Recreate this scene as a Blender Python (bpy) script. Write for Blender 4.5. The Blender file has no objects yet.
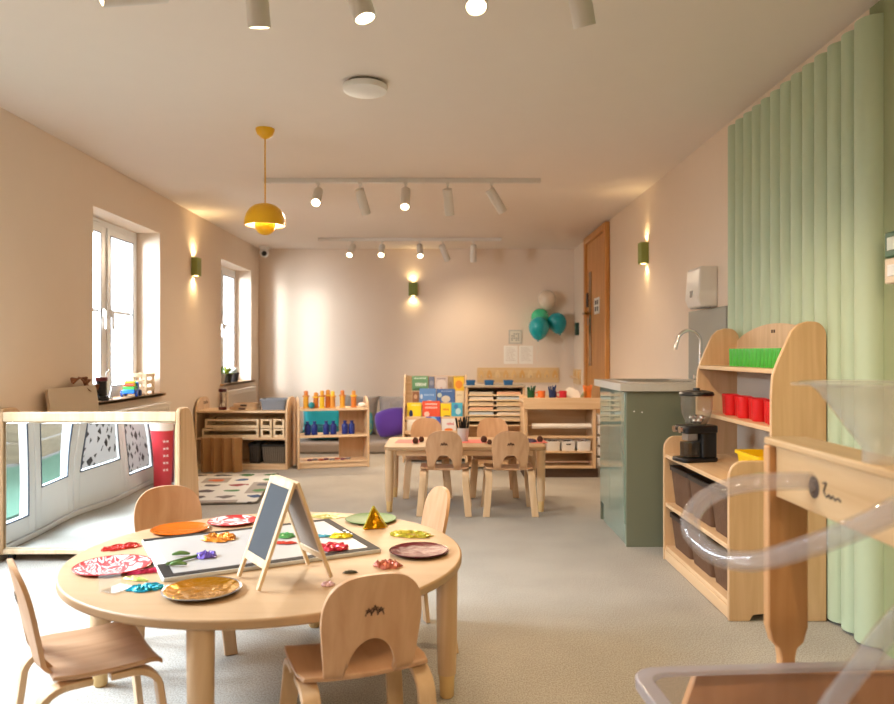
import bpy, bmesh, math, random
from mathutils import Vector, Matrix
R = math.radians
PI = math.pi
scene = bpy.context.scene
COL = scene.collection
F, HC = 750.0, 1.1          # focal length in pixels, camera height

def W(px, py, Y):
    return Vector(((px - 447) * Y / F, Y, HC - (py - 352) * Y / F))

def G(px, py, z=0.0):
    return W(px, py, (HC - z) * F / (py - 352))

def lin(c):
    o = []
    for v in c[:3]:
        v /= 255.0
        o.append(v / 12.92 if v <= 0.04045 else ((v + 0.055) / 1.055) ** 2.4)
    return (o[0], o[1], o[2], 1.0)

# ------------------------------------------------------------------ meshes
def rr(x0, x1, y0, y1, r, n=5):
    p = []
    for cx, cy, a in ((x1 - r, y1 - r, 0), (x0 + r, y1 - r, 90), (x0 + r, y0 + r, 180), (x1 - r, y0 + r, 270)):
        for i in range(n + 1):
            t = R(a + 90.0 * i / n)
            p.append((cx + r * math.cos(t), cy + r * math.sin(t)))
    return p

def smooth_path(pts, n=8, closed=False):
    P = [Vector(p) for p in pts]
    out = []
    N = len(P)
    rng = range(N if closed else N - 1)
    for i in rng:
        p0 = P[(i - 1) % N] if (closed or i > 0) else P[i]
        p1 = P[i]
        p2 = P[(i + 1) % N]
        p3 = P[(i + 2) % N] if (closed or i + 2 < N) else P[(i + 1) % N]
        for k in range(n):
            t = k / n
            out.append(0.5 * ((2 * p1) + (p2 - p0) * t + (2 * p0 - 5 * p1 + 4 * p2 - p3) * t * t + (3 * p1 - p0 - 3 * p2 + p3) * t ** 3))
    if not closed:
        out.append(P[-1])
    return out

class MB:
    def __init__(s):
        s.bm = bmesh.new()
        s.M = Matrix.Identity(4)
    def v(s, p):
        return s.bm.verts.new(s.M @ Vector(p))
    def f(s, vs):
        try:
            return s.bm.faces.new(vs)
        except ValueError:
            return None
    def box(s, x0, x1, y0, y1, z0, z1):
        v = [s.v(p) for p in ((x0, y0, z0), (x1, y0, z0), (x1, y1, z0), (x0, y1, z0), (x0, y0, z1), (x1, y0, z1), (x1, y1, z1), (x0, y1, z1))]
        for q in ((0, 3, 2, 1), (4, 5, 6, 7), (0, 1, 5, 4), (1, 2, 6, 5), (2, 3, 7, 6), (3, 0, 4, 7)):
            s.f([v[i] for i in q])
        return s
    def prism(s, pts, a, b, axis='z'):
        def m(p, t):
            return {'x': (t, p[0], p[1]), 'y': (p[0], t, p[1]), 'z': (p[0], p[1], t)}[axis]
        A = [s.v(m(p, a)) for p in pts]
        B = [s.v(m(p, b)) for p in pts]
        s.f(list(reversed(A)))
        s.f(B)
        n = len(pts)
        for i in range(n):
            s.f([A[i], A[(i + 1) % n], B[(i + 1) % n], B[i]])
        return s
    def ring(s, c, r, n, ax, ay):
        return [s.v(c + ax * (r * math.cos(2 * PI * i / n)) + ay * (r * math.sin(2 * PI * i / n))) for i in range(n)]
    def bridge(s, A, B):
        n = len(A)
        for i in range(n):
            s.f([A[i], A[(i + 1) % n], B[(i + 1) % n], B[i]])
    def cyl(s, p0, p1, r0, r1=None, n=20, caps=True):
        r1 = r0 if r1 is None else r1
        p0, p1 = Vector(p0), Vector(p1)
        d = (p1 - p0).normalized()
        ax = d.orthogonal().normalized()
        ay = d.cross(ax)
        A, B = s.ring(p0, r0, n, ax, ay), s.ring(p1, r1, n, ax, ay)
        s.bridge(A, B)
        if caps:
            s.f(list(reversed(A)))
            s.f(B)
        return s
    def lathe(s, prof, c=(0, 0, 0), n=28, sx=1.0, sy=1.0, close=False):
        c = Vector(c)
        rings = []
        for r, z in prof:
            if r < 1e-5:
                rings.append([s.v(c + Vector((0, 0, z)))])
            else:
                rings.append([s.v(c + Vector((sx * r * math.cos(2 * PI * i / n), sy * r * math.sin(2 * PI * i / n), z))) for i in range(n)])
        prs = list(zip(rings, rings[1:]))
        if close:
            prs.append((rings[-1], rings[0]))
        for A, B in prs:
            if len(A) == 1 and len(B) == 1:
                continue
            for i in range(n):
                j = (i + 1) % n
                if len(A) == 1:
                    s.f([A[0], B[j], B[i]])
                elif len(B) == 1:
                    s.f([A[i], A[j], B[0]])
                else:
                    s.f([A[i], A[j], B[j], B[i]])
        return s
    def tube(s, path, r, n=10, closed=False, rf=None):
        P = [Vector(p) for p in path]
        N = len(P)
        rings = []
        ax = None
        for i in range(N):
            a = P[(i - 1) % N] if (closed or i > 0) else P[i]
            b = P[(i + 1) % N] if (closed or i < N - 1) else P[i]
            d = (b - a).normalized()
            if ax is None:
                ax = d.orthogonal().normalized()
            else:
                ax = (ax - d * ax.dot(d)).normalized()
            rr_ = r if rf is None else r * rf(i / (N - 1.0))
            rings.append(s.ring(P[i], rr_, n, ax, d.cross(ax)))
        for A, B in zip(rings, rings[1:]):
            s.bridge(A, B)
        if closed:
            A, B = rings[-1], rings[0]
            k = min(range(n), key=lambda q: (B[q].co - A[0].co).length)
            s.bridge(A, [B[(i + k) % n] for i in range(n)])
        else:
            s.f(list(reversed(rings[0])))
            s.f(rings[-1])
        return s
    def strip(s, path, side, w, t):
        """rectangular bar swept along a path; side = constant width direction"""
        P = [Vector(p) for p in path]
        side = Vector(side).normalized()
        N = len(P)
        rings = []
        for i in range(N):
            d = (P[min(i + 1, N - 1)] - P[max(i - 1, 0)]).normalized()
            nrm = d.cross(side).normalized()
            rings.append([s.v(P[i] + side * (sx * w / 2) + nrm * (sy * t / 2)) for sx, sy in ((-1, -1), (1, -1), (1, 1), (-1, 1))])
        for A, B in zip(rings, rings[1:]):
            s.bridge(A, B)
        s.f(list(reversed(rings[0])))
        s.f(rings[-1])
        return s
    def sphere(s, c, r, n=16, m=10, sx=1, sy=1, sz=1):
        prof = [(max(0.0, r * math.sin(PI * i / m)), -sz * r * math.cos(PI * i / m)) for i in range(m + 1)]
        prof[0] = (0, prof[0][1]); prof[-1] = (0, prof[-1][1])
        return s.lathe(prof, c, n, sx, sy)
    def sheet(s, fn, nu, nv, thick=None):
        """grid u,v in 0..1 -> point; thick = offset vector for a solid sheet"""
        A = [[s.v(fn(i / nu, j / nv)) for j in range(nv + 1)] for i in range(nu + 1)]
        for i in range(nu):
            for j in range(nv):
                s.f([A[i][j], A[i + 1][j], A[i + 1][j + 1], A[i][j + 1]])
        if thick is not None:
            th = Vector(thick)
            B = [[s.v(Vector(fn(i / nu, j / nv)) + th) for j in range(nv + 1)] for i in range(nu + 1)]
            for i in range(nu):
                for j in range(nv):
                    s.f([B[i][j], B[i][j + 1], B[i + 1][j + 1], B[i + 1][j]])
            for i in range(nu):
                s.f([A[i][0], B[i][0], B[i + 1][0], A[i + 1][0]])
                s.f([A[i][nv], A[i + 1][nv], B[i + 1][nv], B[i][nv]])
            for j in range(nv):
                s.f([A[0][j], A[0][j + 1], B[0][j + 1], B[0][j]])
                s.f([A[nu][j], B[nu][j], B[nu][j + 1], A[nu][j + 1]])
        return s
    def crinkle(s, r, h, seed, sx=1.0, sy=1.0, n=18, hole=0.0):
        """crumpled foil disc or ring lying on z = 0"""
        rd = random.Random(seed)
        m = 5
        rows = []
        for k in range(m + 1):
            t = hole + (1 - hole) * k / m
            row = []
            for i in range(n):
                a = 2 * PI * i / n
                q = r * t * (1 + rd.uniform(-0.16, 0.16) * (1 if k else .3))
                z = h * (rd.uniform(0.25, 1.0) if 0 < k < m else rd.uniform(0.02, .2))
                row.append((sx * q * math.cos(a), sy * q * math.sin(a), z))
            rows.append(row)
        V = [[s.v(p) for p in row] for row in rows]
        for A, B in zip(V, V[1:]):
            s.bridge(A, B)
        Bm = [[s.v((p[0], p[1], 0)) for p in rows[q]] for q in (0, -1)]
        s.bridge(V[-1], Bm[1])
        s.bridge(Bm[1], Bm[0])
        s.bridge(Bm[0], V[0])
        return s
    def done(s, name, mat, parent=None, loc=(0, 0, 0), rz=0.0, bevel=0.0, seg=2, smooth=True, ang=38, sub=0, rot=None):
        bmesh.ops.recalc_face_normals(s.bm, faces=s.bm.faces[:])
        me = bpy.data.meshes.new(name)
        s.bm.to_mesh(me)
        s.bm.free()
        if mat is not None:
            me.materials.append(mat)
        if smooth:
            me.polygons.foreach_set('use_smooth', [True] * len(me.polygons))
            me.set_sharp_from_angle(angle=R(ang))
        o = bpy.data.objects.new(name, me)
        COL.objects.link(o)
        o.location = loc
        o.rotation_euler = rot if rot is not None else (0, 0, rz)
        if parent is not None:
            o.parent = parent
        if bevel:
            b = o.modifiers.new('bevel', 'BEVEL')
            b.width = bevel
            b.segments = seg
            b.limit_method = 'ANGLE'
            b.angle_limit = R(40)
        if sub:
            b = o.modifiers.new('subd', 'SUBSURF')
            b.levels = sub
            b.render_levels = sub
        return o

def tag(o, label=None, cat=None, group=None, kind=None):
    if label: o['label'] = label
    if cat: o['category'] = cat
    if group: o['group'] = group
    if kind: o['kind'] = kind
    return o

def thing(name, label, cat, loc=(0, 0, 0), rz=0.0, group=None, rot=None):
    o = bpy.data.objects.new(name, None)
    COL.objects.link(o)
    o.empty_display_size = 0.05
    o.location = loc
    o.rotation_euler = rot if rot is not None else (0, 0, rz)
    return tag(o, label, cat, group)

def struct(name, loc=(0, 0, 0), rz=0.0):
    o = bpy.data.objects.new(name, None)
    COL.objects.link(o)
    o.location = loc
    o.rotation_euler = (0, 0, rz)
    o['kind'] = 'structure'
    return o

KIDS = {}
def dup(root, loc, rz=0.0, label=None, group=None, mats=None):
    def cp(o, par):
        c = o.copy()
        COL.objects.link(c)
        if par is not None:
            c.parent = par
        for ch in [k for k in bpy.data.objects if k.parent == o]:
            cp(ch, c)
        return c
    r = cp(root, None)
    r.location = loc
    r.rotation_euler = (0, 0, rz)
    if label: r['label'] = label
    if group: r['group'] = group
    return r

# ---------------------------------------------------------------- materials
class NT:
    def __init__(s, name):
        s.m = bpy.data.materials.new(name)
        s.m.use_nodes = True
        s.t = s.m.node_tree
        s.t.nodes.clear()
        s.out = s.n('ShaderNodeOutputMaterial')
    def n(s, typ, **kw):
        x = s.t.nodes.new(typ)
        for k, v in kw.items():
            if k.startswith('i_'):
                x.inputs[k[2:].replace('_', ' ')].default_value = v
            else:
                setattr(x, k, v)
        return x
    def l(s, a, b):
        s.t.links.new(a, b)

def pbr(name, col, rough=0.5, metal=0.0, bump=None, vary=0.0, vscale=6.0, coat=0.0, spec=0.5, emit=None, es=0.0, sheen=0.0, trans=0.0, alpha=1.0):
    N = NT(name)
    b = N.n('ShaderNodeBsdfPrincipled')
    c = lin(col)
    b.inputs['Base Color'].default_value = c
    b.inputs['Roughness'].default_value = rough
    b.inputs['Metallic'].default_value = metal
    b.inputs['Coat Weight'].default_value = coat
    b.inputs['Specular IOR Level'].default_value = spec
    b.inputs['Sheen Weight'].default_value = sheen
    b.inputs['Transmission Weight'].default_value = trans
    if emit:
        b.inputs['Emission Color'].default_value = lin(emit)
        b.inputs['Emission Strength'].default_value = es
    tc = N.n('ShaderNodeTexCoord')
    nz = N.n('ShaderNodeTexNoise')
    nz.inputs['Scale'].default_value = vscale
    nz.inputs['Detail'].default_value = 3
    N.l(tc.outputs['Object'], nz.inputs['Vector'])
    mx = N.n('ShaderNodeMix', data_type='RGBA')
    k = max(vary, 0.015)
    mx.inputs[6].default_value = tuple(min(1, v * (1 - k)) for v in c[:3]) + (1,)
    mx.inputs[7].default_value = tuple(min(1, v * (1 + k)) for v in c[:3]) + (1,)
    N.l(nz.outputs['Fac'], mx.inputs[0])
    N.l(mx.outputs[2], b.inputs['Base Color'])
    if bump:
        n2 = N.n('ShaderNodeTexNoise')
        n2.inputs['Scale'].default_value = bump[0]
        n2.inputs['Detail'].default_value = 4
        N.l(tc.outputs['Object'], n2.inputs['Vector'])
        bp = N.n('ShaderNodeBump')
        bp.inputs['Strength'].default_value = bump[1]
        bp.inputs['Distance'].default_value = bump[2] if len(bump) > 2 else 0.01
        N.l(n2.outputs['Fac'], bp.inputs['Height'])
        N.l(bp.outputs['Normal'], b.inputs['Normal'])
    N.l(b.outputs[0], N.out.inputs[0])
    return N.m

def wood(name, c1, c2, axis='x', rough=0.42, scale=1.0):
    N = NT(name)
    b = N.n('ShaderNodeBsdfPrincipled')
    b.inputs['Roughness'].default_value = rough
    tc = N.n('ShaderNodeTexCoord')
    oi = N.n('ShaderNodeObjectInfo')
    ad = N.n('ShaderNodeVectorMath', operation='ADD')
    sc = N.n('ShaderNodeVectorMath', operation='SCALE')
    cb = N.n('ShaderNodeCombineXYZ')
    for i in range(3):
        N.l(oi.outputs['Random'], cb.inputs[i])
    N.l(cb.outputs[0], sc.inputs[0])
    sc.inputs['Scale'].default_value = 7.0
    N.l(tc.outputs['Object'], ad.inputs[0])
    N.l(sc.outputs[0], ad.inputs[1])
    mp = N.n('ShaderNodeMapping')
    s = {'x': (1.2, 16, 16), 'y': (16, 1.2, 16), 'z': (16, 16, 1.2)}[axis]
    mp.inputs['Scale'].default_value = tuple(v * scale for v in s)
    N.l(ad.outputs[0], mp.inputs['Vector'])
    nz = N.n('ShaderNodeTexNoise')
    nz.inputs['Scale'].default_value = 1.6
    nz.inputs['Detail'].default_value = 5
    nz.inputs['Distortion'].default_value = 0.6
    N.l(mp.outputs[0], nz.inputs['Vector'])
    rp = N.n('ShaderNodeValToRGB')
    rp.color_ramp.elements[0].position = 0.3
    rp.color_ramp.elements[1].position = 0.72
    rp.color_ramp.elements[0].color = lin(c2)
    rp.color_ramp.elements[1].color = lin(c1)
    N.l(nz.outputs['Fac'], rp.inputs[0])
    N.l(rp.outputs[0], b.inputs['Base Color'])
    N.l(b.outputs[0], N.out.inputs[0])
    return N.m

def clear(name, tint=(255, 255, 255), gloss=0.04, body=0.0, bodycol=(235, 235, 235), rough=0.03, ior=1.45):
    """thin clear sheet: lets light straight through, mirrors a little at the surface, body = milky share"""
    N = NT(name)
    tr = N.n('ShaderNodeBsdfTransparent')
    tr.inputs[0].default_value = lin(tint)
    gl = N.n('ShaderNodeBsdfGlossy')
    gl.inputs['Roughness'].default_value = rough
    fr = N.n('ShaderNodeFresnel')
    fr.inputs['IOR'].default_value = ior
    src = tr.outputs[0]
    if body:
        df = N.n('ShaderNodeBsdfDiffuse')
        df.inputs[0].default_value = lin(bodycol)
        tl = N.n('ShaderNodeBsdfTranslucent')
        tl.inputs[0].default_value = lin(bodycol)
        m0 = N.n('ShaderNodeMixShader')
        m0.inputs[0].default_value = 0.5
        N.l(df.outputs[0], m0.inputs[1])
        N.l(tl.outputs[0], m0.inputs[2])
        m1 = N.n('ShaderNodeMixShader')
        m1.inputs[0].default_value = body
        N.l(tr.outputs[0], m1.inputs[1])
        N.l(m0.outputs[0], m1.inputs[2])
        src = m1.outputs[0]
    m2 = N.n('ShaderNodeMixShader')
    ge = N.n('ShaderNodeNewGeometry')          # reflect on the outer face only, so a sheet does not mirror twice
    iv = N.n('ShaderNodeMath', operation='SUBTRACT')
    iv.inputs[0].default_value = 1.0
    N.l(ge.outputs['Backfacing'], iv.inputs[1])
    mu = N.n('ShaderNodeMath', operation='MULTIPLY')
    N.l(fr.outputs[0], mu.inputs[0])
    N.l(iv.outputs[0], mu.inputs[1])
    N.l(mu.outputs[0], m2.inputs[0])
    N.l(src, m2.inputs[1])
    N.l(gl.outputs[0], m2.inputs[2])
    N.l(m2.outputs[0], N.out.inputs[0])
    return N.m

def blotch(name, cols, scale=20.0, rough=0.35, metal=0.0, bump=0.0, stretch=(1, 1, 1)):
    """hard-edged patches of several colours (printed or crumpled surfaces)"""
    N = NT(name)
    b = N.n('ShaderNodeBsdfPrincipled')
    b.inputs['Roughness'].default_value = rough
    b.inputs['Metallic'].default_value = metal
    tc = N.n('ShaderNodeTexCoord')
    mp = N.n('ShaderNodeMapping')
    mp.inputs['Scale'].default_value = stretch
    N.l(tc.outputs['Object'], mp.inputs[0])
    nz = N.n('ShaderNodeTexNoise')
    nz.inputs['Scale'].default_value = scale
    nz.inputs['Detail'].default_value = 1.5
    nz.inputs['Distortion'].default_value = 1.2
    N.l(mp.outputs[0], nz.inputs['Vector'])
    rp = N.n('ShaderNodeValToRGB')
    rp.color_ramp.interpolation = 'CONSTANT'
    e = rp.color_ramp.elements
    n = len(cols)
    while len(e) < n:
        e.new(0.5)
    for i, c in enumerate(cols):
        e[i].position = 0.0 if i == 0 else 0.34 + 0.32 * (i - 0.5) / (n - 1) if n > 1 else 0
        e[i].color = lin(c)
    N.l(nz.outputs['Fac'], rp.inputs[0])
    N.l(rp.outputs[0], b.inputs['Base Color'])
    if bump:
        bp = N.n('ShaderNodeBump')
        bp.inputs['Strength'].default_value = bump
        bp.inputs['Distance'].default_value = 0.01
        N.l(nz.outputs['Fac'], bp.inputs['Height'])
        N.l(bp.outputs['Normal'], b.inputs['Normal'])
    N.l(b.outputs[0], N.out.inputs[0])
    return N.m

def glow(name, col, strength):
    N = NT(name)
    e = N.n('ShaderNodeEmission')
    e.inputs[0].default_value = lin(col)
    e.inputs[1].default_value = strength
    N.l(e.outputs[0], N.out.inputs[0])
    return N.m

BIRCH = wood('birch', (232, 200, 162), (216, 178, 136), 'x')
BIRCHZ = wood('birch_upright', (228, 196, 158), (210, 172, 130), 'z')
BIRCHY = wood('birch_lengthwise', (233, 200, 158), (212, 172, 126), 'y')
PLY = wood('beech_plywood', (216, 172, 132), (198, 150, 109), 'z', 0.4)
PLYX = wood('beech_plywood_seat', (206, 164, 128), (186, 142, 106), 'y', 0.35)
PALE = wood('pale_pine', (243, 220, 186), (228, 196, 152), 'z')
TABLETOP = wood('maple_laminate', (193, 159, 121), (185, 149, 110), 'x', 0.5, 0.7)
OAK = wood('oak_veneer', (218, 160, 92), (196, 132, 66), 'z', 0.4)
MAPLE = wood('maple_panel', (222, 187, 146), (205, 166, 124), 'z', 0.4)
MAPLEY = wood('maple_shelf', (228, 194, 154), (212, 174, 132), 'y', 0.4)
WALL = pbr('wall_paint', (238, 219, 199), 0.85, bump=(160, 0.06, 0.002))
CEIL = pbr('ceiling_paint', (240, 228, 216), 0.9)
SAGE = pbr('sage_paint', (184, 200, 170), 0.55)
SAGESHADE = pbr('sage_wall_paint', (150, 158, 118), 0.6)  # same sage paint, the flat wall's shade put into a darker colour
WHITE = pbr('white_plastic', (238, 238, 236), 0.35)
UPVC = pbr('white_window_frame', (240, 240, 240), 0.3)
SPOTW = pbr('white_lamp_metal', (225, 218, 208), 0.4)
BLACK = pbr('black_plastic', (22, 22, 24), 0.35)
CHROME = pbr('chrome', (238, 238, 240), 0.16, 1.0)
STEEL = pbr('brushed_steel', (190, 190, 188), 0.3, 1.0)
YEL = pbr('yellow_enamel', (242, 182, 20), 0.3)
OLIVE = pbr('olive_green_metal', (140, 148, 72), 0.5)
GLASS = clear('window_glass')
DARKINK = pbr('dark_brown_ink', (74, 44, 24), 0.6)
# ================================================================= SETTING
XL, XR, YB, YF, ZC = -2.37, 1.60, 9.45, -2.2, 2.4

def carpet_mat():
    N = NT('carpet')
    b = N.n('ShaderNodeBsdfPrincipled')
    b.inputs['Roughness'].default_value = 0.95
    b.inputs['Specular IOR Level'].default_value = 0.2
    tc = N.n('ShaderNodeTexCoord')
    a = N.n('ShaderNodeTexNoise'); a.inputs['Scale'].default_value = 210; a.inputs['Detail'].default_value = 3
    mpa = N.n('ShaderNodeMapping'); mpa.inputs['Scale'].default_value = (1.0, 0.6, 1.0)
    N.l(tc.outputs['Object'], mpa.inputs[0]); N.l(mpa.outputs[0], a.inputs['Vector'])
    c = N.n('ShaderNodeTexNoise'); c.inputs['Scale'].default_value = 3; c.inputs['Detail'].default_value = 4
    N.l(tc.outputs['Object'], c.inputs['Vector'])
    r1 = N.n('ShaderNodeValToRGB')
    r1.color_ramp.elements[0].position = 0.36; r1.color_ramp.elements[0].color = lin((157, 150, 140))
    r1.color_ramp.elements[1].position = 0.64; r1.color_ramp.elements[1].color = lin((190, 184, 175))
    N.l(a.outputs['Fac'], r1.inputs[0])
    mx = N.n('ShaderNodeMix', data_type='RGBA', blend_type='MULTIPLY')
    r2 = N.n('ShaderNodeValToRGB')
    r2.color_ramp.elements[0].position = 0.35; r2.color_ramp.elements[0].color = (0.9, 0.9, 0.9, 1)
    r2.color_ramp.elements[1].position = 0.65; r2.color_ramp.elements[1].color = (1, 1, 1, 1)
    N.l(c.outputs['Fac'], r2.inputs[0])
    mx.inputs[0].default_value = 1.0
    N.l(r1.outputs[0], mx.inputs[6]); N.l(r2.outputs[0], mx.inputs[7])
    N.l(mx.outputs[2], b.inputs['Base Color'])
    bp = N.n('ShaderNodeBump'); bp.inputs['Strength'].default_value = 0.35; bp.inputs['Distance'].default_value = 0.003
    N.l(a.outputs['Fac'], bp.inputs['Height']); N.l(bp.outputs[0], b.inputs['Normal'])
    N.l(b.outputs[0], N.out.inputs[0])
    return N.m
CARPET = carpet_mat()

def S(name, mb, mat, parent=None, **k):
    o = mb.done(name, mat, parent, **k)
    if parent is None:
        o['kind'] = 'structure'
    return o

S('floor', MB().box(XL - .28, XR + .2, YF - .2, YB + .2, -0.1, 0), CARPET, smooth=False)
S('ceiling', MB().box(XL - .28, XR + .2, YF - .2, YB + .2, ZC, ZC + .1), CEIL, smooth=False)
S('wall_back', MB().box(XL, XR, YB, YB + .2, 0, ZC), WALL, smooth=False)
S('wall_front', MB().box(XL, XR, YF - .2, YF, 0, ZC), WALL, smooth=False)
W1, W2, DR = (5.02, 6.19), (7.87, 9.07), (1.40, 3.87)
SILL, HEAD = 0.74, 2.08
b = MB()
xo = XL - .28
ys = [YF - .2, DR[0], DR[1], W1[0], W1[1], W2[0], W2[1], YB + .2]
for i in range(0, 8, 2):
    b.box(xo, XL, ys[i], ys[i + 1], 0, ZC)
b.box(xo, XL, DR[0], DR[1], 2.1, ZC)
for w in (W1, W2):
    b.box(xo, XL, w[0], w[1], 0, SILL)
    b.box(xo, XL, w[0], w[1], HEAD, ZC)
S('wall_left', b, WALL, smooth=False)
S('wall_right', MB().box(XR, XR + .2, 2.84, YB + .2, 0, ZC), WALL, smooth=False)
S('wall_right_front', MB().box(XR, XR + .2, YF - .2, 2.84, 0, ZC), SAGESHADE, smooth=False)

SKIRT = pbr('skirting_paint', (226, 218, 206), 0.5)
S('baseboard_back', MB().box(XL + .02, XR - .02, YB - .016, YB, 0, .1), SKIRT, bevel=.004)
b = MB()
for y0, y1 in ((YF, DR[0]), (DR[1], YB)):
    b.box(XL, XL + .016, y0, y1, 0, .1)
S('baseboard_left', b, SKIRT, bevel=.004)
b = MB()
for y0, y1 in ((4.96, 7.30), (8.6, YB)):
    b.box(XR - .016, XR, y0, y1, 0, .1)
S('baseboard_right', b, SKIRT, bevel=.004)

# ---- fluted sage cladding on the right wall
fl = struct('trim_1')
FR = .056
for k in range(13):
    y = 4.13 - k * .1085
    r = FR if k < 12 else .068
    if k == 12: y -= .012
    b = MB().cyl((XR + .006, y, 0.012), (XR + .006, y, 2.345), r, n=28)
    b.done('flute', SAGE, fl, bevel=.003)

# ---- windows
SILLW = wood('sill_board', (214, 172, 126), (190, 146, 102), 'y', 0.4)
SEALW = pbr('dark_glazing_seal', (44, 50, 66), .5)
def window(n, y0, y1):
    w = struct('window_%d' % n)
    x0, x1 = -2.63, -2.56
    zf0, zf1 = SILL, HEAD
    b = MB()
    b.box(x0, x1, y0, y0 + .05, zf0, zf1); b.box(x0, x1, y1 - .05, y1, zf0, zf1)
    b.box(x0, x1, y0 + .05, y1 - .05, zf0, zf0 + .05); b.box(x0, x1, y0 + .05, y1 - .05, zf1 - .05, zf1)
    ym = (y0 + y1) / 2
    b.box(x0, x1, ym - .03, ym + .03, zf0 + .05, zf1 - .05)
    b.done('window_frame', UPVC, w, bevel=.004)
    for a, c in ((y0 + .05, ym - .03), (ym + .03, y1 - .05)):
        s = MB()
        xa, xb = x0 + .02, x1 + .012
        s.box(xa, xb, a, a + .05, zf0 + .05, zf1 - .05); s.box(xa, xb, c - .05, c, zf0 + .05, zf1 - .05)
        s.box(xa, xb, a + .05, c - .05, zf0 + .05, zf0 + .1); s.box(xa, xb, a + .05, c - .05, zf1 - .1, zf1 - .05)
        so = s.done('sash', UPVC, w, bevel=.004)
        MB().box(x0 + .034, x0 + .040, a + .05, c - .05, zf0 + .1, zf1 - .1).done('pane', GLASS, so, smooth=False)
        MB().box(x0 + .044, x0 + .052, a + .05, c - .05, 1.395, 1.42).done('glazing_bar', UPVC, so)
        g = MB()
        g.box(xb - .004, xb + .001, a + .05, a + .056, zf0 + .1, zf1 - .1).box(xb - .004, xb + .001, c - .056, c - .05, zf0 + .1, zf1 - .1)
        g.box(xb - .004, xb + .001, a + .056, c - .056, zf1 - .106, zf1 - .1).box(xb - .004, xb + .001, a + .056, c - .056, zf0 + .1, zf0 + .106)
        g.done('glazing_seal', SEALW, so)
        hy = c - .028 if a < ym - .1 else a + .028
        MB().box(xb, xb + .02, hy - .012, hy + .012, 1.36, 1.42).box(xb + .02, xb + .034, hy - .01, hy + .01, 1.27, 1.41).done('handle', WHITE, so, bevel=.003)
    sb = MB().box(x1, -2.335, y0 + .001, y1 - .001, SILL - .0, SILL + .022)
    sb.box(-2.368, -2.335, y0 - .05, y1 + .05, SILL, SILL + .022)
    sb.done('window_sill', SILLW, w, bevel=.004)
    MB().box(x1 - .02, x1 + .02, y0 + .12, y0 + .5, zf1 - .028, zf1 - .008).done('trickle_vent', UPVC, w, bevel=.003)
window(1, *W1)
window(2, *W2)

# ---- patio doors on the left wall (seen in the mirror)
FILM = None
def film_mat():
    N = NT('patterned_glass_film')
    tc = N.n('ShaderNodeTexCoord')
    mp = N.n('ShaderNodeMapping'); mp.inputs['Rotation'].default_value = (R(45), 0, 0); mp.inputs['Scale'].default_value = (1, 15, 15)
    N.l(tc.outputs['Object'], mp.inputs[0])
    ck = N.n('ShaderNodeTexVoronoi'); ck.feature = 'DISTANCE_TO_EDGE'; ck.inputs['Scale'].default_value = 1.0; ck.inputs['Randomness'].default_value = 0.35
    N.l(mp.outputs[0], ck.inputs['Vector'])
    gt = N.n('ShaderNodeMath', operation='GREATER_THAN'); gt.inputs[1].default_value = 0.17
    N.l(ck.outputs['Distance'], gt.inputs[0])
    d = N.n('ShaderNodeBsdfDiffuse'); d.inputs[0].default_value = lin((205, 199, 196))
    tl = N.n('ShaderNodeBsdfTranslucent'); tl.inputs[0].default_value = lin((205, 199, 196))
    m1 = N.n('ShaderNodeMixShader'); N.l(d.outputs[0], m1.inputs[1]); N.l(tl.outputs[0], m1.inputs[2])
    d2 = N.n('ShaderNodeBsdfDiffuse'); d2.inputs[0].default_value = lin((96, 90, 88))
    tl2 = N.n('ShaderNodeBsdfTranslucent'); tl2.inputs[0].default_value = lin((110, 104, 100))
    m3 = N.n('ShaderNodeMixShader'); N.l(d2.outputs[0], m3.inputs[1]); N.l(tl2.outputs[0], m3.inputs[2])
    m2 = N.n('ShaderNodeMixShader'); N.l(gt.outputs[0], m2.inputs[0]); N.l(m1.outputs[0], m2.inputs[1]); N.l(m3.outputs[0], m2.inputs[2])
    N.l(m2.outputs[0], N.out.inputs[0])
    return N.m
FILM = film_mat()
SEAL = pbr('grey_glazing_seal', (70, 82, 104), 0.5)
d1 = struct('door_1')
xa, xb = -2.50, -2.44
b = MB().box(xa - .02, xb + .01, DR[0], DR[0] + .04, 0.03, 2.1).box(xa - .02, xb + .01, DR[1] - .04, DR[1], 0.03, 2.1)
b.box(xa - .02, xb + .01, DR[0] + .04, DR[1] - .04, 2.06, 2.1)
b.done('door_frame', UPVC, d1, bevel=.004)
MB().box(xa - .02, xb + .01, DR[0], DR[1], 0, .03).done('threshold', UPVC, d1, bevel=.004)
lv = [1.445, 2.14, 2.83, 3.42, 3.825]
for k in range(4):
    y0, y1 = lv[k] + .004, lv[k + 1] - .004
    lo = .28 if k in (1, 2) else .14
    s = MB().box(xa, xb, y0, y0 + .075, .035, 2.055).box(xa, xb, y1 - .075, y1, .035, 2.055)
    s.box(xa, xb, y0 + .075, y1 - .075, .035, lo).box(xa, xb, y0 + .075, y1 - .075, 1.97, 2.055)
    lf = s.done('door_leaf', UPVC, d1, bevel=.005)
    g = MB()
    for q in (xb - .004,):
        g.box(q, q + .006, y0 + .075, y0 + .083, lo, 1.97).box(q, q + .006, y1 - .083, y1 - .075, lo, 1.97)
        g.box(q, q + .006, y0 + .083, y1 - .083, lo, lo + .008)
    g.done('glazing_seal', SEAL, lf)
    MB().box(-2.475, -2.468, y0 + .083, y1 - .083, lo, 1.97).done('pane', GLASS, lf, smooth=False)
    if k in (0, 1):
        MB().box(-2.464, -2.462, y0 + .083, y1 - .083, lo + .01, lo + (.33 if k else .42)).done('window_film', FILM, lf, smooth=False)

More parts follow.
